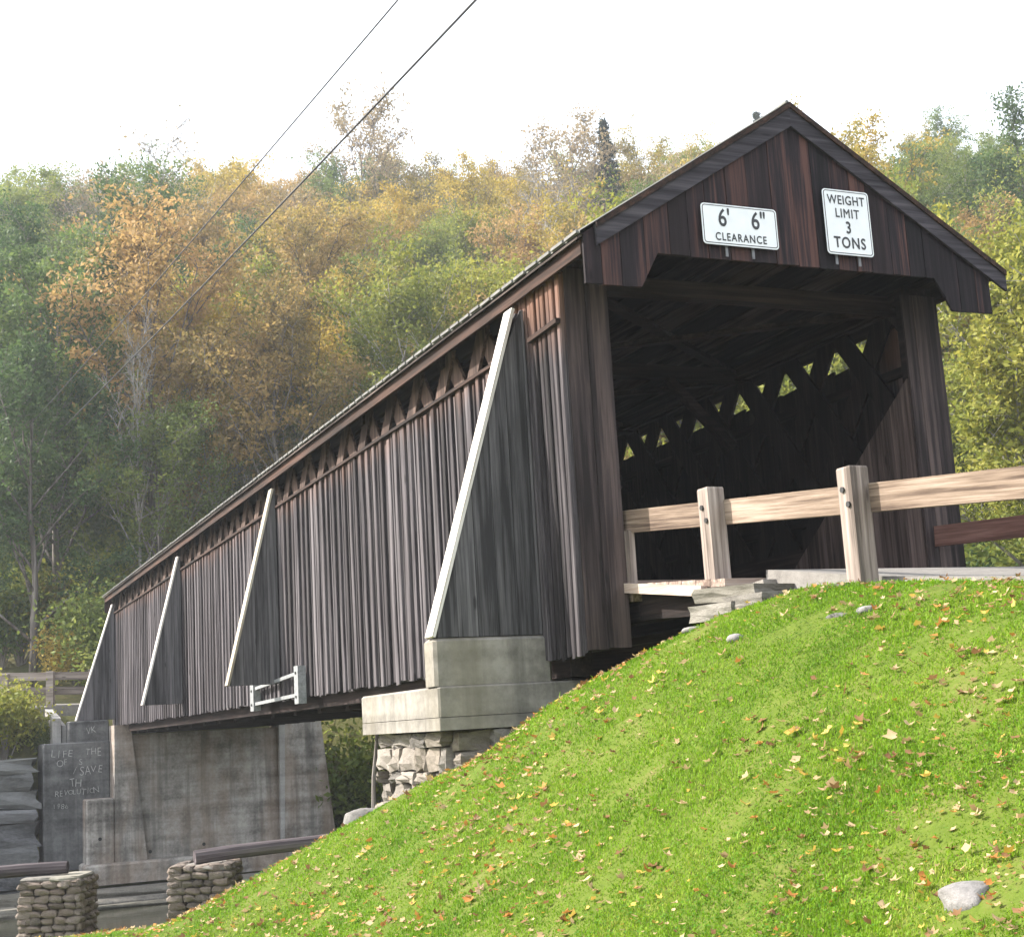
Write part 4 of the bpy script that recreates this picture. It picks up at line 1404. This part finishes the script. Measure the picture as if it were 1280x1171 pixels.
KIND_NAME = {'rust': 'maple_tree', 'gold': 'maple_tree', 'green': 'broadleaf_tree', 'dark': 'broadleaf_tree', 'lime': 'broadleaf_tree', 'bare': 'bare_tree', 'conifer': 'spruce_tree'}
KIND_LOOK = {'rust': 'rust orange autumn tree', 'gold': 'golden yellow autumn tree', 'green': 'mid green leafy tree', 'dark': 'deep green leafy tree', 'lime': 'yellow green leafy tree', 'bare': 'bare grey tree', 'conifer': 'dark spruce'}
def tree(kind, x, y, sc, label, group=None, var=None, z=None, squash=1.0):
    var = R2.randrange(len(TREES[kind])) if var is None else var
    tr, cr = TREES[kind][var]
    t = empty(KIND_NAME[kind], (x, y, Hs(x, y) if z is None else z), label, 'tree', group)
    t.rotation_euler = (0, 0, R2.uniform(0, 6.28))
    t.scale = (sc * squash, sc * squash, sc)
    link('trunk', tr, t); link('crown', cr, t)
    return t
def tl(t, l):
    return (CAM.x + t * SY + l * CY, CAM.y + t * CY - l * SY)
def px(xp, t):
    """ground position seen in photo column xp at distance t along the view"""
    return tl(t, (xp - 640) / 1789.17 * t / math.cos(PITCH))

def photo_xy(x, y, z):
    v = Vector((x, y, z)) - CAM
    return 640 + 1789.17 * v.dot(rt) / v.dot(fw), 585.5 - 1789.17 * v.dot(up) / v.dot(fw)

# the wooded hillside, row behind row
cnt = {}
t = 50.0
row = 0
while t < 121:
    step = 4.6 if t < 80 else (5.0 if t < 96 else 4.1)
    half = .40 * t + 4
    l = -half + R2.uniform(0, step)
    while l < half:
        u = l / half
        tt = t + R2.uniform(-1.8, 1.8)
        x, y = tl(tt, l)
        q = R2.random()
        if u < -.62:
            kind = 'dark' if (t < 75 and q < .62) else ('green' if q < .72 else ('rust' if q < .86 else 'bare'))
        elif u < -.2:
            kind = 'dark' if q < .07 else ('rust' if q < .36 else ('gold' if q < .56 else ('green' if q < .68 else ('lime' if q < .80 else 'bare'))))
        elif u < .35:
            kind = 'gold' if q < .27 else ('rust' if q < .50 else ('bare' if q < .70 else ('green' if q < .86 else 'lime')))
        else:
            kind = 'green' if q < .42 else ('lime' if q < .62 else ('gold' if q < .76 else ('rust' if q < .86 else 'dark')))
        if kind == 'bare' and (t < 74 or t > 96) and R2.random() < .75: kind = R2.choice(['gold', 'green', 'lime', 'rust'])
        sc = R2.uniform(.72, 1.08) if t < 96 else R2.uniform(.84, .98)
        gz = Hs(x, y)
        cx_, cy_ = photo_xy(x, y, gz + 14 * sc)
        if 150 < cx_ < 1180 and cy_ > np.interp(cx_, [120, 735, 990, 1257], [750, 285, 127, 340]) + 70 and not (770 < cx_ < 1110 and t < 72):
            l += step * R2.uniform(.75, 1.3)
            continue                                  # wholly behind the bridge
        lev = ['at the foot of', 'low on', 'halfway up', 'high on', 'near the crest of', 'on the crest of'][min(5, int((t - 50) / 12))]
        col_ = ['at the left frame edge', 'above the far guard fence', 'above the far bridge end', 'left of the cables', 'crossed by the cables', 'over the roof middle', 'over the near roof half',
                'just left of the gable', 'behind the gable', 'behind the right roof slope', 'right of the portal', 'at the right frame edge'][int(np.searchsorted([40, 115, 210, 300, 420, 540, 660, 800, 1000, 1140, 1240], cx_))]
        lab = KIND_LOOK[kind] + ' ' + lev + ' the hill ' + col_
        tree(kind, x, y, sc, lab, 'hillside trees: ' + lab)
        l += step * R2.uniform(.75, 1.3)
    t += step * .86
    row += 1
# understorey along the foot of the hill
for k in range(190):
    t = R2.uniform(43.5, 66)
    u = R2.uniform(-.37, .36)
    x, y = tl(t, u * t)
    if y < 33.5 + (0 if x > 4 else 3.2): continue
    kd = R2.choice(['lime', 'green', 'dark', 'rust', 'green', 'dark'] if u < -.1 else ['lime', 'green', 'rust', 'lime'])
    st, fo = BUSH[kd]
    sxp, syp = photo_xy(x, y, Hs(x, y) + 1)
    if 150 < sxp < 1180 and syp > np.interp(sxp, [120, 735, 990, 1257], [750, 285, 127, 340]) + 70 and not 380 < sxp < 500:
        continue
    place_ = ['at the left frame edge', 'above the far guard fence', 'beside the far bridge end', 'behind the far roof end', 'behind the bridge', 'beside the right portal corner', 'at the right frame edge'][int(np.searchsorted([45, 110, 160, 300, 1150, 1235], sxp))]
    lab = {'lime': 'yellow green', 'green': 'mid green', 'dark': 'deep green', 'rust': 'golden brown'}[kd] + (' shrub' if t < 52 else ' shrub farther back') + ' in the undergrowth ' + place_
    b = empty('shrub', (x, y, Hs(x, y)), lab, 'shrub', 'undergrowth: ' + lab)
    b.rotation_euler = (0, 0, R2.uniform(0, 6)); s = R2.uniform(.7, 1.5); b.scale = (s, s, s)
    link('stem', st, b); link('foliage', fo, b)

for k, (c_, t_) in enumerate(((800, 49), (870, 47), (940, 48), (1010, 46.5), (1080, 47.5))):
    x, y = px(c_, t_); tree('lime', x, y, 1.15, 'yellow green tree behind the lattice gaps inside the bridge, %s from the left' % ['first', 'second', 'third', 'fourth', 'fifth'][k], None, k % 2)

# trees that stand out in the photograph
x, y = px(205, 82); tree('bare', x, y, 1.28, 'tall bare grey tree standing above the left skyline', None, 1)
x, y = px(120, 92); tree('bare', x, y, 1.1, 'thin bare tree at the far left skyline beside the tallest bare one', None, 0)
x, y = px(468, 102); tree('bare', x, y, 1.55, 'slim sparse tree rising above the skyline beside the cables', None, 2, None, .8)
x, y = px(540, 106); tree('bare', x, y, 1.2, 'short sparse tree on the skyline right of the slim one', None, 2)
x, y = px(784, 100); tree('conifer', x, y, 1.24, 'dark spruce standing above the skyline left of the gable', None, 0)
x, y = px(742, 99); tree('bare', x, y, 1.4, 'grey brown half bare tree beside the skyline spruce', None, 2)
x, y = px(986, 110); tree('conifer', x, y, 1.16, 'spruce tip just showing over the left roof slope', None, 0)
x, y = px(190, 53); tree('rust', x, y, 1.12, 'tall orange brown tree with twin dark trunks behind the left bridge end', None, 0)
x, y = px(172, 50); tree('bare', x, y, .85, 'slender pale trunked tree in front of the orange tree', None, 1, None, .5)
x, y = px(1275, 36); tree('lime', x, y, .86, 'large yellow green tree close by at the right frame edge', None, 0)
x, y = px(1335, 34); tree('lime', x, y, .95, 'yellow green tree just past the right frame edge', None, 1)
x, y = px(1215, 42); tree('lime', x, y, .66, 'small yellow green tree behind the right portal corner', None, 1)
x, y = px(1185, 45); tree('bare', x, y, .62, 'grey leaning trunk tree behind the right portal corner', None, 0)
x, y = px(1285, 41); tree('green', x, y, .75, 'mid green tree low behind the yellow green ones at right', None, 1)
x, y = px(1225, 38); b = empty('shrub', (x, y, 1.0), 'dark green shrub bank low behind the right guard rail', 'shrub')
link('stem', BUSH['dark'][0], b); link('foliage', BUSH['dark'][1], b); b.scale = (1.6, 1.6, 1.2); b.location.z = Hs(x, y)
x, y = px(1275, 37); b = empty('shrub', (x, y, 1.0), 'mid green shrub at the right frame edge below the guard rail', 'shrub')
link('stem', BUSH['green'][0], b); link('foliage', BUSH['green'][1], b); b.scale = (1.7, 1.7, 1.3); b.location.z = Hs(x, y)
# bushes on the banks
for (x, y, z, kd, s, lab) in ((-2.75, 29.6, -1.5, 'lime', .85, 'yellow olive bush on top of the far retaining wall'), (-4.6, 29.8, -1.4, 'rust', .9, 'golden bush on the far retaining wall at the left edge'),
                              (-1.75, 29.55, -1.35, 'green', .32, 'small bright green plant beside the far abutment wing'),
                              (6.9, 27.4, -4.4, 'green', 1.3, 'green bush right of the far abutment under the bridge'), (8.6, 26.4, -3.8, 'lime', 1.4, 'yellow green bush under the bridge between both abutments'),
                              (8.0, 30.0, -1.5, 'dark', 1.6, 'dark bush behind the far abutment right side'), (11.0, 24.5, -3.0, 'dark', 1.6, 'dark bush on the far river bank behind the near abutment'),
                              (11.5, 27.5, -1, 'green', 1.7, 'green bush up the far bank behind the near abutment'), (7.4, 25.7, -5.0, 'dark', .8, 'low dark bush at the water right of the far abutment')):
    st, fo = BUSH[kd]
    b = empty('shrub', (x, y, z), lab, 'shrub'); b.scale = (s, s, s)
    link('stem', st, b); link('foliage', fo, b)

cable(((2.0, -14.0, 6.1), tuple(px(30, 62)) + (10.8,), .55), .014, 'thin grey overhead cable, the upper left of the two') if False else None
def ray_pt(xp, yp, d):
    v = fw + rt * ((xp - 640) / 1789.17) - up * ((yp - 585.5) / 1789.17)
    return CAM + v * d
p, q = ray_pt(495, 0, 17.0), ray_pt(30, 541, 52); e = (q - p); up_z = Vector((0, 0, .19)); cable((tuple(p - e * .55 + up_z), tuple(q + e * .12 + up_z * .6), .22), .011, 'thinner pale overhead cable, the upper left of the two')
p, q = ray_pt(592, 0, 17.0), ray_pt(62, 553, 52); e = (q - p); cable((tuple(p - e * .55 + up_z), tuple(q + e * .12 + up_z * .6), .22), .017, 'thicker dark overhead cable, the lower right of the two')

# ------------------------------------------------------------------ grass and fallen leaves
def lawn_points(n, r, dens_pow=1.0):
    """points on the open lawn, thinning out with distance from the viewer's spot"""
    out = []
    got = 0
    while got < n:
        m = 200000
        x = r.uniform(-9.5, .95, m); y = r.uniform(-9.6, 7.4, m)
        d = np.hypot(x - CAM.x, y - CAM.y)
        keep = r.uniform(0, 1, m) < np.clip((4.2 / np.maximum(d, 1)) ** dens_pow, .02, 1)
        lat = (x - CAM.x) * CY - (y - CAM.y) * SY
        fwd_ = (x - CAM.x) * SY + (y - CAM.y) * CY
        keep &= (np.abs(lat) < .42 * fwd_ + .8) & (fwd_ > 2.6)
        crest_x = np.interp(y, [-9.6, -5, -3.1, -2.4, -1.6, -.97, .28, 2.08, 4.67, 7.4], [.82, .72, .66, .60, .50, .30, -.30, -1.2, -2.6, -3.2])
        keep &= x < crest_x
        x, y = x[keep], y[keep]
        out.append(np.stack([x, y], 1)); got += len(x)
    p = np.concatenate(out)[:n]
    return p, H(p[:, 0], p[:, 1])

r = np.random.default_rng(42)
NG = 620000
P, Z = lawn_points(NG, r, 1.25)
patch = .5 + .5 * np.sin(P[:, 0] * 2.1 + 1.7 * np.sin(P[:, 1] * 1.3)) * np.sin(P[:, 1] * 1.9 + 1.1 * np.sin(P[:, 0] * 1.7))
fine_ = np.sin(P[:, 0] * 9.3 + 2.1 * np.sin(P[:, 1] * 7.1)) * np.sin(P[:, 1] * 10.2 + 1.4 * np.sin(P[:, 0] * 6.4))
ht = r.uniform(.014, .040, NG) * (.8 + .35 * patch + .32 * fine_)
ht = np.where(r.uniform(0, 1, NG) < .012, ht * r.uniform(1.4, 2.0, NG), ht)
d = np.hypot(P[:, 0] - CAM.x, P[:, 1] - CAM.y)
wd = r.uniform(.0026, .0046, NG) * (1 + d / 9)
az = r.uniform(0, 2 * PI, NG)
ln = r.uniform(.1, .9, NG)
sd_ = np.stack([np.cos(az), np.sin(az), np.zeros(NG)], 1)
fd = np.stack([-np.sin(az), np.cos(az), np.zeros(NG)], 1)
base = np.stack([P[:, 0], P[:, 1], Z - .006], 1)
mid = base + fd * (ht * ln * .4)[:, None] + np.array((0, 0, 1)) * (ht * .62)[:, None]
tip = base + fd * (ht * ln * 1.15)[:, None] + np.array((0, 0, 1)) * (ht * (1.05 - .4 * ln))[:, None]
V = np.stack([base, mid + sd_ * wd[:, None] * .5, tip, mid - sd_ * wd[:, None] * .5], 1).reshape(-1, 3)
F = np.arange(NG * 4).reshape(NG, 4)
tag(link('grass', np_mesh('grass', V, F, M['grass'])), 'short bright green grass covering the slope', 'grass', kind='stuff')
# clover: three round leaflets on a stalk, in patches
NCL = 26000
P, Z = lawn_points(NCL * 3, r, 1.2)
pt_ = np.sin(P[:, 0] * 1.9 + 2) * np.sin(P[:, 1] * 1.5 + .6) + .6 * np.sin(P[:, 0] * 4.3) * np.sin(P[:, 1] * 3.7)
s_ = np.argsort(-(pt_ + r.normal(0, .35, len(P))))[:NCL]
P, Z = P[s_], Z[s_]
V, F = [], []
hh = r.uniform(.015, .04, NCL)
for k in range(3):
    a = r.uniform(0, .4, NCL) + k * 2.094 + r.uniform(0, 6.28, 1)
    c, s = np.cos(a), np.sin(a)
    rad = r.uniform(.0045, .009, NCL)
    c0 = np.stack([P[:, 0], P[:, 1], Z + hh], 1)
    dv = np.stack([c, s, r.uniform(-.1, .5, NCL)], 1)
    sv = np.stack([-s, c, np.zeros(NCL)], 1)
    q = np.stack([c0, c0 + dv * rad[:, None] + sv * rad[:, None] * .7, c0 + dv * rad[:, None] * 2.0, c0 + dv * rad[:, None] - sv * rad[:, None] * .7], 1)
    V.append(q.reshape(-1, 3))
V = np.concatenate(V)
tag(link('clover', np_mesh('clover', V, np.arange(len(V)).reshape(-1, 4), M['clover'])), 'darker green clover patches among the grass', 'clover', kind='stuff')

# fallen leaves: lobed, curled
def leaf_shape(seed):
    q = np.random.default_rng(seed)
    out = []
    lob = [0.2, .62, .52, .85, .58, 1.0, .56, .8, .5, .6]
    asp = q.uniform(.6, 1.0)
    n = len(lob)
    vs = [(0, 0, 0)]
    curl = q.uniform(.5, 2.0); tw = q.uniform(-1.0, 1.0)
    for k in range(n):
        a = -PI / 2 + 2 * PI * k / n
        rr = lob[k] * q.uniform(.72, 1.2) * .5
        x_, y_ = rr * math.cos(a) * asp, rr * math.sin(a)
        vs.append((x_, y_, curl * (x_ * x_ * 1.2 + y_ * y_ * .6) + tw * x_ * y_ + q.uniform(-.04, .04)))
    fs = [(0, 1 + k, 1 + (k + 1) % n) for k in range(n)]
    return np.array(vs), np.array(fs)
SH = [leaf_shape(70 + i) for i in range(10)]
LM = ['dl_tan', 'dl_yellow', 'dl_orange', 'dl_brown']
PRB = [.50, .13, .13, .24]
LLAB = {'dl_tan': 'pale tan', 'dl_yellow': 'yellow', 'dl_orange': 'orange', 'dl_brown': 'brown'}
lm = {m: [np_mesh('fallen_leaf', v, f, M[m]) for v, f in SH] for m in LM}
NL = 13500
P, Z = lawn_points(NL * 3, r, .85)
# leaves gather in loose drifts, thicker low on the slope
dr = np.sin(P[:, 0] * 1.3 + .9 * np.sin(P[:, 1] * 2.2)) * np.sin(P[:, 1] * 1.1 + .8 * np.sin(P[:, 0] * 1.9)) + .5 * np.sin(P[:, 0] * 5.1 + P[:, 1] * 3.3) * np.sin(P[:, 1] * 4.7) - .35 * np.clip(Z + 1.6, -1, 1.5)
s_ = np.argsort(-(.55 * dr + r.normal(0, .75, len(P))))[:NL]
P, Z = P[s_], Z[s_]
d = np.hypot(P[:, 0] - CAM.x, P[:, 1] - CAM.y)
size = (.022 + .060 * r.uniform(0, 1, NL) ** 1.7) * np.where(d > 7, 1.25, 1.0)
order = np.argsort(-(size / d))
V4 = {m: [] for m in LM}; F4 = {m: [] for m in LM}; c4 = {m: 0 for m in LM}
for k, i in enumerate(order):
    m = LM[r.choice(4, p=PRB)]
    si = r.integers(0, 10)
    eul = (r.normal(0, .35), r.normal(0, .35), r.uniform(0, 6.28))
    loc = (P[i, 0], P[i, 1], Z[i] + .018 + .018 * r.uniform())
    if k < 300:
        o = link('fallen_leaf', lm[m][si], None, loc, eul, (size[i],) * 3)
        tag(o, LLAB[m] + ' fallen maple leaf lying on the grass slope', 'leaf', LLAB[m] + ' fallen leaves on the grass')
    else:
        R_ = np.array(Matrix.LocRotScale(Vector(loc), __import__('mathutils').Euler(eul), Vector((size[i],) * 3)))
        v = SH[si][0] @ R_[:3, :3].T + R_[:3, 3]
        V4[m].append(v); F4[m].append(SH[si][1] + c4[m]); c4[m] += len(v)
for m in LM:
    o = link('leaf_litter', np_mesh('leaf_litter', np.concatenate(V4[m]), np.concatenate(F4[m]), M[m]))
    tag(o, 'scattered small ' + LLAB[m] + ' leaves among the grass', 'leaf litter', kind='stuff')

# ------------------------------------------------------------------ air
HAZE = True
if HAZE:
    m, nt, b = newmat('haze air')
    nt.nodes.remove(b)
    pv = nt.nodes.new('ShaderNodeVolumePrincipled')
    pv.inputs['Color'].default_value = (.9, .95, 1, 1)
    pv.inputs['Density'].default_value = .0007
    pv.inputs['Anisotropy'].default_value = .3
    nt.links.new(pv.outputs[0], nt.nodes['Material Output'].inputs['Volume'])
    mb = MB(); mb.box((-405, -305, -8), (465, 605, 58))
    tag(mb.obj('haze', m), 'pale haze in the air', 'haze', kind='stuff')
